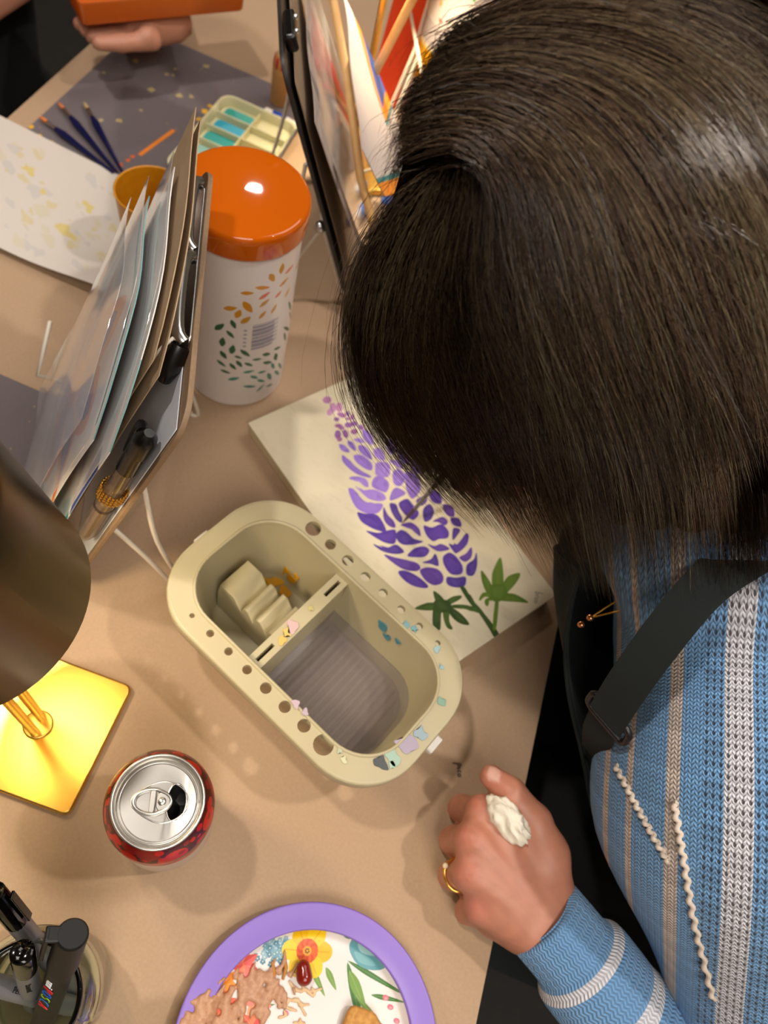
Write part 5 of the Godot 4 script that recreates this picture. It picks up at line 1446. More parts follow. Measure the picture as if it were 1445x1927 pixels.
func woman() -> void:
	var w := thing("person", "woman in blue striped sweater and dark green apron bending over the canvas", "person")
	# ---- body: trunk and arm on a coarse grid, head and hand on fine ones, all in one mesh
	var b := Builder.new()
	var neck := Vector3(0.222, 0.185, -0.315)
	var wrist := Vector3(0.2165, 0.0410, -0.0860)
	nets_into(b, [[Vector3(0.62, -0.22, -0.31), Vector3(0.43, 0.0, -0.31), 0.14, 0.125, 0.05], [Vector3(0.33, 0.10, -0.43), Vector3(0.33, 0.10, -0.21), 0.055, 0.055, 0.05], [Vector3(0.43, 0.0, -0.31), neck, 0.11, 0.05, 0.05], [Vector3(0.34, 0.10, -0.19), Vector3(0.48, -0.03, 0.0), 0.045, 0.036, 0.02], [Vector3(0.34, 0.10, -0.43), Vector3(0.36, -0.10, -0.56), 0.045, 0.036, 0.02], [Vector3(0.36, -0.10, -0.56), Vector3(0.135, 0.062, -0.462), 0.036, 0.024, 0.02], [Vector3(0.48, -0.03, 0.0), wrist, 0.036, 0.024, 0.02], [Vector3(0.60, -0.24, -0.22), Vector3(0.22, -0.20, -0.20), 0.085, 0.065, 0.04], [Vector3(0.60, -0.24, -0.40), Vector3(0.22, -0.20, -0.42), 0.085, 0.065, 0.04], [Vector3(0.22, -0.20, -0.20), Vector3(0.25, -0.66, -0.20), 0.06, 0.04, 0.02], [Vector3(0.22, -0.20, -0.42), Vector3(0.25, -0.66, -0.42), 0.06, 0.04, 0.02]], 0.014, skin_tint)
	var h := func(f: float, u: float, s: float) -> Vector3: return HEAD + FWD * f + CROWN * u + SIDE * s
	nets_into(b, [[h.call(-0.025, 0.020, 0.0), h.call(0.030, 0.018, 0.0), 0.078, 0.076, 0.02], [h.call(0.045, -0.035, 0.0), h.call(0.066, -0.088, 0.0), 0.054, 0.026, 0.03], [h.call(-0.03, -0.05, 0.0), neck, 0.050, 0.050, 0.03], [h.call(0.098, -0.008, 0.0), h.call(0.118, -0.038, 0.0), 0.008, 0.0125, 0.012], [h.call(0.112, -0.043, 0.010), h.call(0.112, -0.043, -0.010), 0.0075, 0.0075, 0.008], [h.call(0.092, -0.066, 0.018), h.call(0.092, -0.066, -0.018), 0.0085, 0.0085, 0.008], [h.call(0.088, 0.012, 0.034), h.call(0.088, 0.012, 0.030), 0.016, 0.016, 0.01], [h.call(0.088, 0.012, -0.034), h.call(0.088, 0.012, -0.030), 0.016, 0.016, 0.01], [h.call(-0.005, 0.008, 0.078), h.call(0.002, -0.032, 0.076), 0.014, 0.010, 0.008], [h.call(-0.005, 0.008, -0.078), h.call(0.002, -0.032, -0.076), 0.014, 0.010, 0.008]], 0.006, func(p: Vector3) -> Color: return Color(0.42, 0.12, 0.11) if p.distance_to(HEAD + FWD * 0.100 - CROWN * 0.066) < 0.016 else skin_tint(p))
	# the left fist round the tissue
	var mc := [Vector3(0.1532, 0.0500, -0.1330), Vector3(0.1512, 0.0535, -0.1118), Vector3(0.1570, 0.0495, -0.0910), Vector3(0.1740, 0.0400, -0.0745)]
	var hand := [[Vector3(0.235, 0.037, -0.078), wrist, 0.0235, 0.0235, 0.012]]
	for k in 4:
		var root := wrist + Vector3(-0.010, 0.004, [-0.014, -0.005, 0.004, 0.012][k])
		hand.append([root, mc[k], 0.0150, [0.0115, 0.0120, 0.0112, 0.0102][k], 0.010])
		hand.append([root + Vector3(0, -0.016, 0), (mc[k] as Vector3) + Vector3(0.016, -0.020, 0.002), 0.0140, 0.0110, 0.012])
		var p1: Vector3 = mc[k] + [Vector3(-0.007, -0.033, -0.004), Vector3(-0.004, -0.036, -0.001), Vector3(-0.003, -0.033, 0.001), Vector3(-0.001, -0.026, 0.002)][k]
		var p2: Vector3 = p1 + [Vector3(0.024, -0.002, 0.004), Vector3(0.026, -0.003, 0.002), Vector3(0.025, -0.003, 0.0), Vector3(0.020, -0.002, -0.002)][k]
		var p3: Vector3 = p2 + Vector3(0.012, 0.010, 0.002)
		var r: float = [0.0098, 0.0100, 0.0095, 0.0084][k]
		hand.append([mc[k], p1, r * 1.12, r * 1.02, 0.005])
		hand.append([p1, p2, r * 1.02, r * 0.92, 0.003])
		hand.append([p2, p3, r * 0.92, r * 0.80, 0.002])
	hand.append([wrist + Vector3(0.004, 0.004, -0.014), Vector3(0.2060, 0.0500, -0.1240), 0.0160, 0.0160, 0.012])
	hand.append([Vector3(0.2060, 0.0500, -0.1240), Vector3(0.1900, 0.0570, -0.1400), 0.0160, 0.0128, 0.008])
	hand.append([Vector3(0.1900, 0.0570, -0.1400), Vector3(0.1660, 0.0620, -0.1510), 0.0125, 0.0108, 0.004])
	hand.append([Vector3(0.1660, 0.0620, -0.1510), Vector3(0.1500, 0.0590, -0.1570), 0.0108, 0.0085, 0.004])
	hand.append([Vector3(0.2000, 0.0440, -0.1220), Vector3(0.1680, 0.0420, -0.1220), 0.0140, 0.0110, 0.012])
	for k in 3:
		# the tendons that stand up on the back of the hand
		hand.append([wrist + Vector3(-0.014, 0.0155, [-0.010, -0.003, 0.004][k]), (mc[k] as Vector3) + Vector3(0.002, 0.0070, 0), 0.0030, 0.0050, 0.008])
	nets_into(b, hand, 0.0026, skin_tint)
	# the right hand holding the brush, hidden under the hair
	var grip := Vector3(0.0455, 0.0990, -0.4037)
	var right := [[Vector3(0.140, 0.060, -0.464), Vector3(0.092, 0.074, -0.432), 0.022, 0.021, 0.012]]
	for k in 4:
		var p := Vector3(0.080, 0.084, -0.424) + Vector3(0.006, -0.0115, 0.012) * (k - 1.0)
		var q := p + Vector3(-0.026, 0.010 - 0.006 * k, 0.010)
		var e := grip + Vector3(0.004, -0.010 - 0.011 * k, 0.012 + 0.003 * k)
		right.append([Vector3(0.104, 0.072, -0.440), p, 0.015, 0.0105, 0.010])
		right.append([p, q, 0.0098, 0.0090, 0.004])
		right.append([q, e, 0.0088, 0.0075, 0.003])
	right.append([Vector3(0.098, 0.082, -0.446), Vector3(0.072, 0.100, -0.430), 0.014, 0.0115, 0.008])
	right.append([Vector3(0.072, 0.100, -0.430), grip + Vector3(0.006, 0.002, -0.006), 0.0110, 0.0080, 0.004])
	nets_into(b, right, 0.0030, skin_tint)
	var skin := mat(Color.WHITE, 0.48)
	skin.vertex_color_use_as_albedo = true
	skin.subsurf_scatter_enabled = true
	skin.subsurf_scatter_strength = 0.12
	part("body", b.mesh(), skin, w)
	# ring on the ring finger
	var rr := []
	var rd := Vector3(-0.09, -0.99, 0.03).normalized()
	var r1 := rd.cross(Vector3.UP).normalized()
	var r2 := r1.cross(rd)
	for k in 24:
		rr.append(Vector3(0.1553, 0.0320, -0.0905) + (r1 * cos(TAU * k / 24) + r2 * sin(TAU * k / 24)) * 0.0112)
	var ring := part("ring", tube(rr, 0.0011, 8, true), M.gold, w)
	part("stone", ball(Vector3(0.0022, 0.0022, 0.0022), 6, 10), mat(Color(0.95, 0.9, 0.75), 0.05), ring, Vector3(0.1436, 0.0330, -0.0920))
	# ---- sweater
	var blue := Color(0.44, 0.63, 0.82)
	var cream := Color(0.80, 0.74, 0.70)
	var white := Color(0.84, 0.84, 0.87)
	var sb := Builder.new()
	nets_into(sb, [[Vector3(0.62, -0.20, -0.31), Vector3(0.43, 0.01, -0.31), 0.165, 0.145, 0.05], [Vector3(0.295, 0.135, -0.44), Vector3(0.295, 0.135, -0.195), 0.090, 0.092, 0.06], [Vector3(0.38, 0.08, -0.36), Vector3(0.38, 0.08, -0.26), 0.13, 0.13, 0.06], [Vector3(0.262, 0.160, -0.325), Vector3(0.205, 0.218, -0.322), 0.088, 0.070, 0.04], [Vector3(0.205, 0.218, -0.322), Vector3(0.150, 0.258, -0.336), 0.070, 0.064, 0.03], [Vector3(0.31, 0.125, -0.185), Vector3(0.475, -0.02, -0.01), 0.086, 0.062, 0.05], [Vector3(0.31, 0.125, -0.44), Vector3(0.37, -0.09, -0.57), 0.086, 0.060, 0.05], [Vector3(0.37, -0.09, -0.57), Vector3(0.165, 0.040, -0.480), 0.056, 0.036, 0.02]], 0.008)
	var ax := Vector3(0.85, 0.50, -0.12).normalized()
	var e1 := ax.cross(Vector3(0, 0, 1)).normalized()
	var e2 := ax.cross(e1)
	for i in sb.v.size():
		var p := sb.v[i] - Vector3(0.20, 0.20, -0.25)
		var q := sb.v[i] - Vector3(0.36, 0.05, -0.31)
		sb.uv[i] = Vector2((p.dot(ax) + 0.16) / 0.5, atan2(q.dot(e2), q.dot(e1)) * 0.17 / 0.5)
	part("sweater", sb.mesh(), knit(blue, [[0.118, 0.004, cream], [0.132, 0.004, cream], [0.156, 0.007, cream], [0.188, 0.017, white], [0.230, 0.007, cream], [0.258, 0.018, white], [0.31, 0.01, cream], [0.36, 0.018, white], [0.42, 0.01, cream]], 0.5, 2048, 0.176), w)
	# raised cream seams where front and sleeve are joined
	for sp in [[Vector3(0.2016, 0.1468, -0.1717), Vector3(0.2075, 0.1568, -0.1579), Vector3(0.2158, 0.1634, -0.1445), Vector3(0.2254, 0.1672, -0.1327), Vector3(0.2353, 0.1689, -0.1229)], [Vector3(0.2238, 0.1856, -0.1514), Vector3(0.2317, 0.1825, -0.1363), Vector3(0.2428, 0.1753, -0.1201), Vector3(0.2590, 0.1605, -0.1032), Vector3(0.2825, 0.1366, -0.0882), Vector3(0.3094, 0.1085, -0.0729)]]:
		var line := curve(sp, 24)
		var rad := []
		for i in line.size():
			rad.append(0.0013 + 0.0006 * absf(sin(i * 0.85)))
			line[i] += Vector3(0.0009, 0, -0.0006) * sin(i * 0.85)
		part("seam", tube(line, rad, 8), mat(Color(0.80, 0.74, 0.68), 0.9), w)
	# left sleeve with ribbed cuff
	var path := curve([Vector3(0.2150, 0.0425, -0.0875), Vector3(0.2200, 0.0415, -0.0855), Vector3(0.2450, 0.0370, -0.0745), Vector3(0.300, 0.022, -0.050), Vector3(0.370, 0.002, -0.022), Vector3(0.455, -0.018, 0.004), Vector3(0.478, 0.0, -0.03), Vector3(0.420, 0.05, -0.085)], 10)
	var sl := Builder.new()
	var sides := 96
	var side := Vector3.ZERO
	var run := 0.0
	for i in path.size():
		var d: Vector3 = (path[mini(i + 1, path.size() - 1)] - path[maxi(i - 1, 0)]).normalized()
		if i > 0: run += (path[i] as Vector3).distance_to(path[i - 1])
		if side == Vector3.ZERO: side = d.cross(Vector3.UP).normalized()
		side = (side - d * side.dot(d)).normalized()
		var up := side.cross(d)
		var r := lerpf(0.0262, 0.0300, smoothstep(0.0, 0.004, run))
		r = lerpf(r, 0.0375, smoothstep(0.032, 0.046, run))
		r = lerpf(r, 0.0500, smoothstep(0.06, 0.26, run))
		for j in sides + 1:
			var a := TAU * j / sides
			var rr2 := r
			if run < 0.034: rr2 += 0.0009 * absf(sin(a * 15.0)) * smoothstep(0.0, 0.003, run)
			else: rr2 += 0.0016 * sin(run * 150.0 + sin(a * 2.0) * 1.5) * smoothstep(0.05, 0.12, run)
			sl.add(path[i] + (side * cos(a) + up * sin(a)) * rr2, Vector2(run / 0.4, a / TAU * 0.6))
	for i in path.size() - 1:
		for j in sides:
			var q := i * (sides + 1) + j
			sl.quad(q, q + 1, q + sides + 2, q + sides + 1)
	part("sleeve", sl.mesh(), knit(blue, [[0.036, 0.008, white], [0.072, 0.013, white], [0.118, 0.016, white], [0.17, 0.012, white], [0.23, 0.014, white], [0.29, 0.012, white]], 0.4, 1024, 9.0), w)
	# ---- apron: bib, neck strap, slide buckle
	var green := grained(Color(0.045, 0.075, 0.070), Color(0.065, 0.100, 0.092), 0.2, 0.85, 256, 20.0, 0.01)
	var edge := curve([Vector3(0.150, 0.135, -0.300), Vector3(0.158, 0.115, -0.2605), Vector3(0.1755, 0.100, -0.2256), Vector3(0.204, 0.080, -0.1929), Vector3(0.2362, 0.050, -0.1626), Vector3(0.280, 0.020, -0.1313), Vector3(0.338, -0.01, -0.1034), Vector3(0.390, -0.03, -0.084), Vector3(0.44, -0.07, -0.07)], 5)
	var ne := edge.size() - 1
	var ap := part("apron", sheet(ne, 18, func(u: float, v: float) -> Vector3:
		var p: Vector3 = edge[int(round(u * ne))]
		var far := Vector3(lerpf(0.150, 0.42, u), lerpf(0.115, -0.10, u), lerpf(-0.36, -0.53, minf(u * 2.0, 1.0)))
		var q := p.lerp(far, v)
		q += Vector3(-0.045, -0.03, 0) * sin(PI * v) * (0.4 + 0.6 * u)
		q.x += 0.003 * sin(v * 14.0 + u * 5.0)
		return q, 0.0016), green, w)
	part("hem", tube(edge, 0.0016, 6), green, ap)
	# the lap: apron skirt over dark trousers and shoes
	var lap := Builder.new()
	nets_into(lap, [[Vector3(0.62, -0.235, -0.22), Vector3(0.21, -0.205, -0.20), 0.105, 0.080, 0.05], [Vector3(0.62, -0.235, -0.40), Vector3(0.21, -0.205, -0.42), 0.105, 0.080, 0.05], [Vector3(0.60, -0.24, -0.40), Vector3(0.60, -0.24, -0.22), 0.12, 0.12, 0.05], [Vector3(0.21, -0.205, -0.20), Vector3(0.25, -0.68, -0.20), 0.075, 0.05, 0.03], [Vector3(0.21, -0.205, -0.42), Vector3(0.25, -0.68, -0.42), 0.075, 0.05, 0.03], [Vector3(0.27, -0.705, -0.20), Vector3(0.10, -0.708, -0.19), 0.034, 0.030, 0.02], [Vector3(0.27, -0.705, -0.42), Vector3(0.10, -0.708, -0.43), 0.034, 0.030, 0.02]], 0.014)
	part("trousers", lap.mesh(), mat(Color(0.035, 0.037, 0.042), 0.85), w)
	part("apron_skirt", sheet(16, 16, func(u: float, v: float) -> Vector3:
		var z := lerpf(-0.06, -0.58, v)
		var ridge := maxf(1.0 - absf(z + 0.20) / 0.13, 1.0 - absf(z + 0.42) / 0.13)
		return Vector3(lerpf(0.47, 0.16, u), lerpf(-0.105, -0.128, u) - 0.05 * (1.0 - clampf(ridge, 0.0, 1.0)) - 0.02, z), 0.0018), green, w)
	part("neck_strap", ribbon([Vector3(0.245, 0.262, -0.330), Vector3(0.205, 0.275, -0.280), Vector3(0.1840, 0.2620, -0.2522), Vector3(0.1765, 0.2350, -0.2250), Vector3(0.1757, 0.200, -0.2011), Vector3(0.1800, 0.168, -0.1880)], [Vector3(0.5, 0.3, 0.8), Vector3(0.72, 0.1, 0.55), Vector3(0.72, 0.05, 0.6), Vector3(0.75, 0.05, 0.55), Vector3(0.8, 0.05, 0.5), Vector3(0.85, 0.0, 0.45)], 0.026), green, w)
	part("bib_strap", ribbon([Vector3(0.1830, 0.160, -0.1920), Vector3(0.1920, 0.130, -0.1890), Vector3(0.2060, 0.098, -0.1880)], [Vector3(0.85, 0.0, 0.45), Vector3(0.85, 0.0, 0.45), Vector3(0.85, -0.1, 0.45)], 0.024), green, w)
	var bk := []
	var bx := Vector3(0.85, 0.0, 0.50).normalized()
	var by := Vector3(0.12, -0.95, 0.25).normalized()
	for p in round_rect(0.0165, 0.0065, 0.004, 4): bk.append(Vector3(0.1818, 0.168, -0.1905) + bx * p.x + by * p.y)
	part("buckle", tube(bk, 0.0024, 8, true), mat(Color(0.075, 0.045, 0.04), 0.4), w)
	# necklace with two small gold beads
	var nl := part("necklace", tube(curve([Vector3(0.205, 0.205, -0.300), Vector3(0.1800, 0.160, -0.285), Vector3(0.1640, 0.1400, -0.2663)], 6), 0.0006, 6), M.gold, w)
	part("necklace", tube(curve([Vector3(0.215, 0.200, -0.285), Vector3(0.1850, 0.158, -0.277), Vector3(0.1640, 0.1400, -0.2663)], 6), 0.0006, 6), M.gold, w)
	for p in [Vector3(0.1640, 0.1400, -0.2663), Vector3(0.1600, 0.1370, -0.2600)]:
		part("bead", ball(Vector3(0.0026, 0.0026, 0.0026), 8, 12), mat(Color(0.90, 0.62, 0.42), 0.15, 1.0), nl, p)
	# crumpled tissue in the fist: a thing of its own
	var tb := Builder.new()
	var wad := FastNoiseLite.new()
	wad.seed = 11
	wad.frequency = 1.0
	wad.noise_type = FastNoiseLite.TYPE_SIMPLEX
	wad.fractal_type = FastNoiseLite.FRACTAL_RIDGED
	wad.fractal_octaves = 3
	var lx := Vector3(0.0155, 0.0, 0.0085).normalized()
	var lz := Vector3(-lx.z, 0, lx.x)
	for i in 25:
		for j in 49:
			var a := -PI / 2 + PI * i / 24
			var o := TAU * (j % 48) / 48
			var q := Vector3(cos(a) * cos(o), sin(a), cos(a) * sin(o))
			var f := 0.92 + 0.26 * wad.get_noise_3dv(q * 0.9)
			tb.add(Vector3(0.1685, 0.0640, -0.1320) + (lx * q.x * 0.0190 + Vector3.UP * q.y * 0.0120 + lz * q.z * 0.0105) * f)
	for i in 24:
		for j in 48:
			var q := i * 49 + j
			tb.quad(q, q + 1, q + 50, q + 49)
	tag(part("crumpled_tissue", tb.mesh(), mat(Color(0.90, 0.87, 0.80), 0.85)), "crumpled white tissue held in the woman's fist", "tissue")
	var pb := thing("paint_brush", "thin paint brush touching the purple petals under the hair fringe", "brush")
	var tip := Vector3(0.0191, 0.0196, -0.3432)
	var butt := Vector3(0.0650, 0.1580, -0.4484)
	part("bristles", tube([tip, tip.lerp(butt, 0.05), tip.lerp(butt, 0.10)], [0.0003, 0.0016, 0.0018], 8), mat(Color(0.36, 0.28, 0.30), 0.6), pb)
	part("ferrule", tube([tip.lerp(butt, 0.10), tip.lerp(butt, 0.24)], 0.0020, 10), M.steel, pb)
	part("handle", tube([tip.lerp(butt, 0.24), tip.lerp(butt, 0.36), tip.lerp(butt, 1.0)], [0.0021, 0.0032, 0.0016], 10), mat(Color(0.30, 0.22, 0.16), 0.3), pb)
	woman_hair(w)

# ---------------------------------------------------------------- hair: tapered strands along combed guide lines over a backing layer
func guide_points(list: Array) -> Array:
	var out := []
	for g in list:
		var p := []
		for i in range(0, g.size(), 3):
			p.append(Vector3(g[i], g[i + 1], g[i + 2]) * 0.0001)
		out.append(p)
	return out

func on_guides(gs: Array, t: float, s: float) -> Vector3:
	var n := gs.size()
	t = clampf(t, -0.7, n - 0.3)
	var i := clampi(int(floor(t)), 0, n - 2)
	var f := t - i
	var m: int = gs[0].size()
	s = clampf(s, 0.0, 1.0) * (m - 1)
	var k := mini(int(s), m - 2)
	var g := s - k
	var r := []
	for q in [maxi(i - 1, 0), i, i + 1, mini(i + 2, n - 1)]:
		var c: Array = gs[q]
		r.append((c[k] as Vector3).cubic_interpolate(c[k + 1], c[maxi(k - 1, 0)], c[mini(k + 2, m - 1)], g))
	if f < 0.0 or f > 1.0: return (r[1] as Vector3).lerp(r[2], f)
	return (r[1] as Vector3).cubic_interpolate(r[2], r[0], r[3], f)

func woman_hair(w: Node3D) -> void:
	# family: guides, strands, clumps, backing reach, how deep it lies, gold weight along the family, raised in the lower one to brighten its shade
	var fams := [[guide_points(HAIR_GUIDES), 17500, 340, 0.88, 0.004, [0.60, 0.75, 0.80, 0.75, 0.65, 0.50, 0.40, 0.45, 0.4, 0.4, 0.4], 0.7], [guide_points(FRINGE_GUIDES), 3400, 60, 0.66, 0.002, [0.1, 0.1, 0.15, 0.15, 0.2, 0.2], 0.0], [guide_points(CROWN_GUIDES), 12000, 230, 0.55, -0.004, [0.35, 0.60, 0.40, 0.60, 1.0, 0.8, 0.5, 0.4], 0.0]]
	var v := PackedVector3Array()
	var nm := PackedVector3Array()
	var col := PackedColorArray()
	var idx := PackedInt32Array()
	var core := HEAD - Vector3(0, 0.03, 0)
	# backing layer under the strands, following the same guides
	for fam in fams:
		var g: Array = fam[0]
		var nt: int = (g.size() - 1) * 4
		var ns := 22
		var base := v.size()
		for i in nt + 1:
			for j in ns + 1:
				var t := lerpf(fam[6], g.size() - 1.0, float(i) / nt)
				var s: float = fam[3] * j / ns
				var p := on_guides(g, t, s)
				var inw := (core - p).normalized()
				v.append(p + inw * (0.009 + fam[4] + 0.003 * sin(t * 9.0 + s * 2.0)))
				nm.append(-inw)
				var k := 0.7 + 0.3 * sin(t * 23.0)
				col.append(Color(0.12 * k, 0.079 * k, 0.058 * k))
		for i in nt:
			for j in ns:
				var a := base + i * (ns + 1) + j
				idx.append_array([a, a + 1, a + ns + 2, a, a + ns + 2, a + ns + 1])
	# the far side of the head: a cap
	var cb := v.size()
	for i in 19:
		for j in 37:
			var a := -PI / 2 + PI * i / 18.0
			var o := TAU * j / 36.0
			var d := Vector3(cos(a) * cos(o), sin(a), cos(a) * sin(o))
			v.append(HEAD + FWD * d.x * 0.100 + CROWN * d.y * 0.118 + SIDE * d.z * 0.088)
			nm.append((FWD * d.x + CROWN * d.y + SIDE * d.z).normalized())
			col.append(Color(0.12, 0.078, 0.055))
	for i in 18:
		for j in 36:
			var a := -PI / 2 + PI * (i + 0.5) / 18.0
			var o := TAU * (j + 0.5) / 36.0
			var d := Vector3(cos(a) * cos(o), sin(a), cos(a) * sin(o))
			if d.x > 0.25 and d.y < 0.62: continue
			var q := cb + i * 37 + j
			idx.append_array([q, q + 1, q + 38, q, q + 38, q + 37])
	# strands
	var tones := [Color(0.23, 0.138, 0.094), Color(0.30, 0.178, 0.116), Color(0.155, 0.096, 0.072), Color(0.41, 0.245, 0.145)]
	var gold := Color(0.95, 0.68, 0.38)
	var silver := Color(0.85, 0.80, 0.75)
	for fi in 3:
		var fam: Array = fams[fi]
		var g: Array = fam[0]
		var span := g.size() - 1.0
		var nc: int = fam[2]
		var cl := []
		for c in nc:
			cl.append([rng.randf() * span, rng.randf(), rng.randf_range(-0.9, 1.0), rng.randf_range(-1, 1), rng.randf_range(-1, 1), rng.randf_range(0.08, 0.26)])
		for k in fam[1]:
			var c: Array = cl[k % nc]
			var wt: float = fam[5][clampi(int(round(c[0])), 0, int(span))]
			var dyed_and_lit: bool = c[1] < wt * 0.5  # blond streaks, with extra gold standing in for light on the lower layer
			var t0: float = c[0] + rng.randfn(0.0, c[5] * (0.5 if dyed_and_lit else 1.0))
			var wild := rng.randf() < 0.085
			var s0 := rng.randf() * 0.55 if rng.randf() < 0.75 else rng.randf() * 0.06
			if fi == 1: s0 *= 0.5
			if fi == 2: s0 *= 0.6
			var s1 := minf(s0 + rng.randf_range(0.45, 1.0), rng.randf_range(0.84, 1.0))
			var lift := rng.randf() * rng.randf() * 0.009
			if wild: lift = -rng.randf_range(0.001, 0.007)
			var fall: float = clampf(1.0 - c[0] / 3.5, 0.0, 1.0) * (0.35 + 0.65 * c[1]) if fi == 2 else 0.0
			var tone: Color = tones[(k / nc + int(c[1] * 40.0)) % 4]
			if dyed_and_lit:
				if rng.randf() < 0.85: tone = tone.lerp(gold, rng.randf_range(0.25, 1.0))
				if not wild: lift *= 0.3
			elif rng.randf() < 0.06: tone = tone.lerp(silver, rng.randf_range(0.3, 1.0))
			var width := rng.randf_range(0.00008, 0.00018)
			var n := 12
			var ph := rng.randf() * TAU
			var amp := rng.randf_range(0.0008, 0.0034) if not wild else rng.randf_range(0.002, 0.006)
			var jx := rng.randfn(0.0, 0.0018)
			var jy := rng.randfn(0.0, 0.0018)
			var base := v.size()
			var pts := PackedVector3Array()
			for i in n:
				var f := i / (n - 1.0)
				var s := lerpf(s0, s1, f)
				# strands of a clump draw together towards its tip and the clump itself waves
				var t: float = lerpf(t0, c[0], 0.62 * f) + 0.20 * c[3] * sin(s * (4.0 + 2.5 * c[1]) + c[4] * 3.0)
				if wild: t += 0.5 * f * sin(ph)
				var p := on_guides(g, t, s)
				# locks of the upper layer slip down over the lower one
				if fall > 0.0: p = p.lerp(on_guides(fams[0][0], 2.6 + t * 1.15, 0.12 + s * 0.8), fall * smoothstep(0.15, 0.85, s))
				var inw := (core - p).normalized()
				var root := (1.0 - smoothstep(0.0, 0.22, f)) * (0.010 if s0 > 0.08 else 0.004)
				p += inw * (lift + root + 0.0045 * (minf(c[2], -0.2) if dyed_and_lit else (c[2] as float)) + fam[4])
				p += Vector3(jx, jy, -jx) * (1.0 + 1.2 * f) + Vector3(sin(ph + s * 9.0), cos(ph * 2.0 + s * 8.0), sin(ph * 3.0 + s * 7.0)) * amp * f
				pts.append(p)
			for i in n:
				var d := (pts[mini(i + 1, n - 1)] - pts[maxi(i - 1, 0)]).normalized()
				var o := (pts[i] - core).normalized()
				var sd := d.cross(o).normalized()
				o = sd.cross(d)
				var f := i / (n - 1.0)
				var r := width * (1.0 - 0.75 * f * f)
				# ends are coloured lighter, strengthened further to brighten hair lying in shade
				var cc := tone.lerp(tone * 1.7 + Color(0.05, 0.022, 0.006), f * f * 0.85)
				for j in 3:
					var q: Vector3 = [o, -o * 0.5 + sd * 0.866, -o * 0.5 - sd * 0.866][j]
					v.append(pts[i] + q * r)
					nm.append(q)
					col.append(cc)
				if i > 0:
					for j in 3:
						var a := base + (i - 1) * 3 + j
						var b := base + (i - 1) * 3 + (j + 1) % 3
						idx.append(a); idx.append(b); idx.append(b + 3)
						idx.append(a); idx.append(b + 3); idx.append(a + 3)
	var arr := []
	arr.resize(Mesh.ARRAY_MAX)
	arr[Mesh.ARRAY_VERTEX] = v
	arr[Mesh.ARRAY_NORMAL] = nm
	arr[Mesh.ARRAY_COLOR] = col
	arr[Mesh.ARRAY_INDEX] = idx
	var m := ArrayMesh.new()
	m.add_surface_from_arrays(Mesh.PRIMITIVE_TRIANGLES, arr)
	var hm := mat(Color.WHITE, 0.25)
	hm.vertex_color_use_as_albedo = true
	part("hair", m, hm, w)

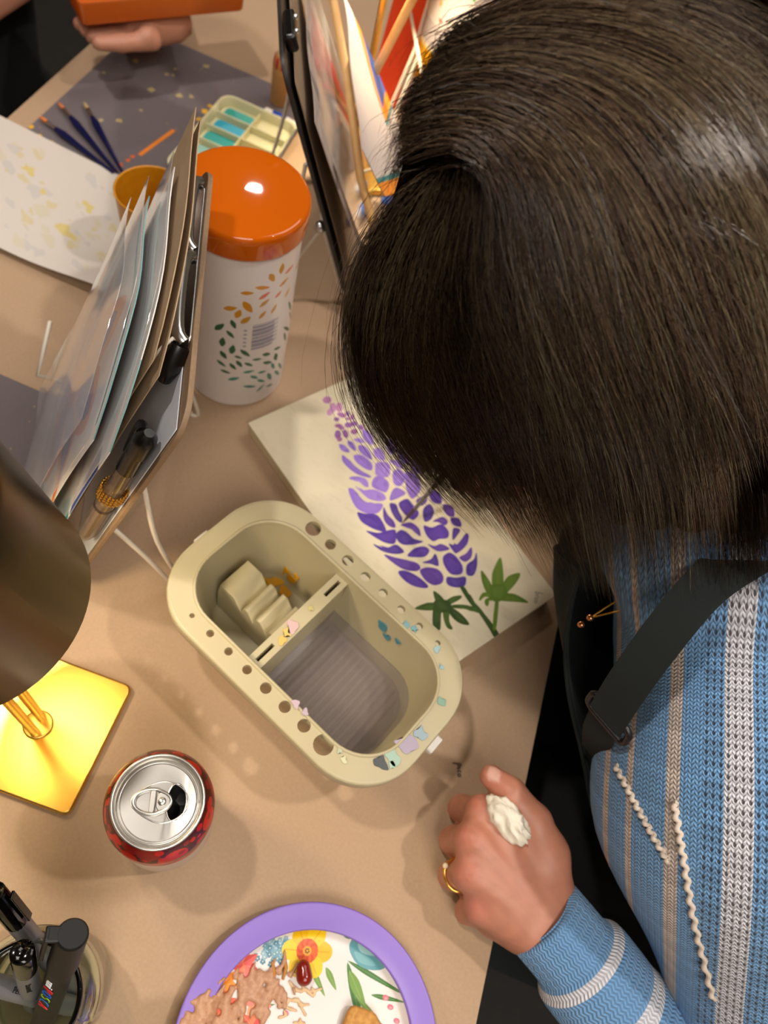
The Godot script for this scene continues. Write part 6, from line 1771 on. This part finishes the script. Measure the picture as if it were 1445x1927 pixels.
# ---------------------------------------------------------------- the neighbour across the table
func neighbour() -> void:
	var t := thing("person", "person in a black apron at the far left corner holding an orange tray", "person")
	var tint := func(_p: Vector3) -> Color: return Color(0.44, 0.20, 0.13)
	var b := Builder.new()
	nets_into(b, [[Vector3(-0.84, -0.25, -0.70), Vector3(-0.80, 0.18, -0.74), 0.12, 0.12, 0.05], [Vector3(-0.80, 0.22, -0.60), Vector3(-0.80, 0.22, -0.90), 0.06, 0.06, 0.05], [Vector3(-0.80, 0.25, -0.75), Vector3(-0.77, 0.36, -0.75), 0.05, 0.05, 0.03], [Vector3(-0.76, 0.45, -0.75), Vector3(-0.74, 0.43, -0.75), 0.085, 0.08, 0.03], [Vector3(-0.80, 0.22, -0.60), Vector3(-0.635, 0.088, -0.54), 0.050, 0.046, 0.02], [Vector3(-0.635, 0.088, -0.54), Vector3(-0.600, 0.088, -0.82), 0.046, 0.036, 0.02], [Vector3(-0.80, 0.22, -0.90), Vector3(-0.62, 0.05, -0.98), 0.048, 0.036, 0.02], [Vector3(-0.62, 0.05, -0.98), Vector3(-0.450, 0.060, -0.800), 0.036, 0.024, 0.02], [Vector3(-0.84, -0.26, -0.66), Vector3(-0.46, -0.22, -0.66), 0.08, 0.06, 0.04], [Vector3(-0.84, -0.26, -0.84), Vector3(-0.46, -0.22, -0.84), 0.08, 0.06, 0.04], [Vector3(-0.46, -0.22, -0.66), Vector3(-0.48, -0.69, -0.66), 0.055, 0.04, 0.02], [Vector3(-0.46, -0.22, -0.84), Vector3(-0.48, -0.69, -0.84), 0.055, 0.04, 0.02]], 0.014, tint)
	# hand spread under the tray, fingertips to the left
	var hand := [[Vector3(-0.450, 0.060, -0.800), Vector3(-0.472, 0.062, -0.768), 0.022, 0.024, 0.015]]
	for k in 4:
		var p := Vector3(-0.470, 0.062, -0.768) + Vector3(0.016, 0.0, 0.012) * (1.5 - k) * 0.9 + Vector3(0, -0.004 * k, 0)
		var q := p + Vector3(-0.020, 0.004, 0.030)
		var e := q + Vector3(-0.016, 0.002, 0.018)
		hand.append([p, q, 0.0105, 0.0092, 0.006])
		hand.append([q, e, 0.0092, 0.0075, 0.003])
	hand.append([Vector3(-0.462, 0.066, -0.790), Vector3(-0.452, 0.070, -0.745), 0.012, 0.009, 0.006])
	nets_into(b, hand, 0.0032, tint)
	var skin := mat(Color.WHITE, 0.5)
	skin.vertex_color_use_as_albedo = true
	part("body", b.mesh(), skin, t)
	var cloth := Builder.new()
	nets_into(cloth, [[Vector3(-0.85, -0.27, -0.72), Vector3(-0.81, 0.17, -0.75), 0.20, 0.185, 0.05], [Vector3(-0.80, 0.22, -0.62), Vector3(-0.80, 0.22, -0.88), 0.085, 0.085, 0.06], [Vector3(-0.84, -0.26, -0.66), Vector3(-0.47, -0.22, -0.66), 0.10, 0.075, 0.05], [Vector3(-0.84, -0.26, -0.84), Vector3(-0.47, -0.22, -0.84), 0.10, 0.075, 0.05], [Vector3(-0.47, -0.22, -0.66), Vector3(-0.48, -0.70, -0.66), 0.07, 0.05, 0.02], [Vector3(-0.47, -0.22, -0.84), Vector3(-0.48, -0.70, -0.84), 0.07, 0.05, 0.02]], 0.014)
	part("apron", cloth.mesh(), mat(Color(0.014, 0.018, 0.019), 0.85), t)
	var hb := Builder.new()
	nets_into(hb, [[Vector3(-0.785, 0.475, -0.75), Vector3(-0.77, 0.46, -0.75), 0.095, 0.09, 0.03], [Vector3(-0.81, 0.42, -0.75), Vector3(-0.82, 0.34, -0.75), 0.075, 0.05, 0.03]], 0.012)
	part("hair", hb.mesh(), mat(Color(0.12, 0.08, 0.05), 0.6), t)
	var rr := []
	for k in 18: rr.append(Vector3(-0.4705, 0.061, -0.7520) + Vector3(0.85, 0.0, 0.5) * cos(TAU * k / 18) * 0.0098 + Vector3(0, 1, 0) * sin(TAU * k / 18) * 0.0098)
	part("ring", tube(rr, 0.001, 6, true), M.gold, t)
	# the orange tray: a shallow open box
	var o := thing("orange_tray", "shallow orange tray held up over the table at the top left", "tray", Vector3(-0.4615, 0.084, -0.786), 0.86)
	var om := mat(Color(0.72, 0.33, 0.03), 0.35)
	part("tray", loft([[0.088, 0.030, 0.004, 0.0], [0.0905, 0.0325, 0.005, 0.002], [0.0925, 0.0345, 0.006, 0.024], [0.0905, 0.0325, 0.005, 0.024], [0.0885, 0.0305, 0.004, 0.003]], 4, true), om, o)
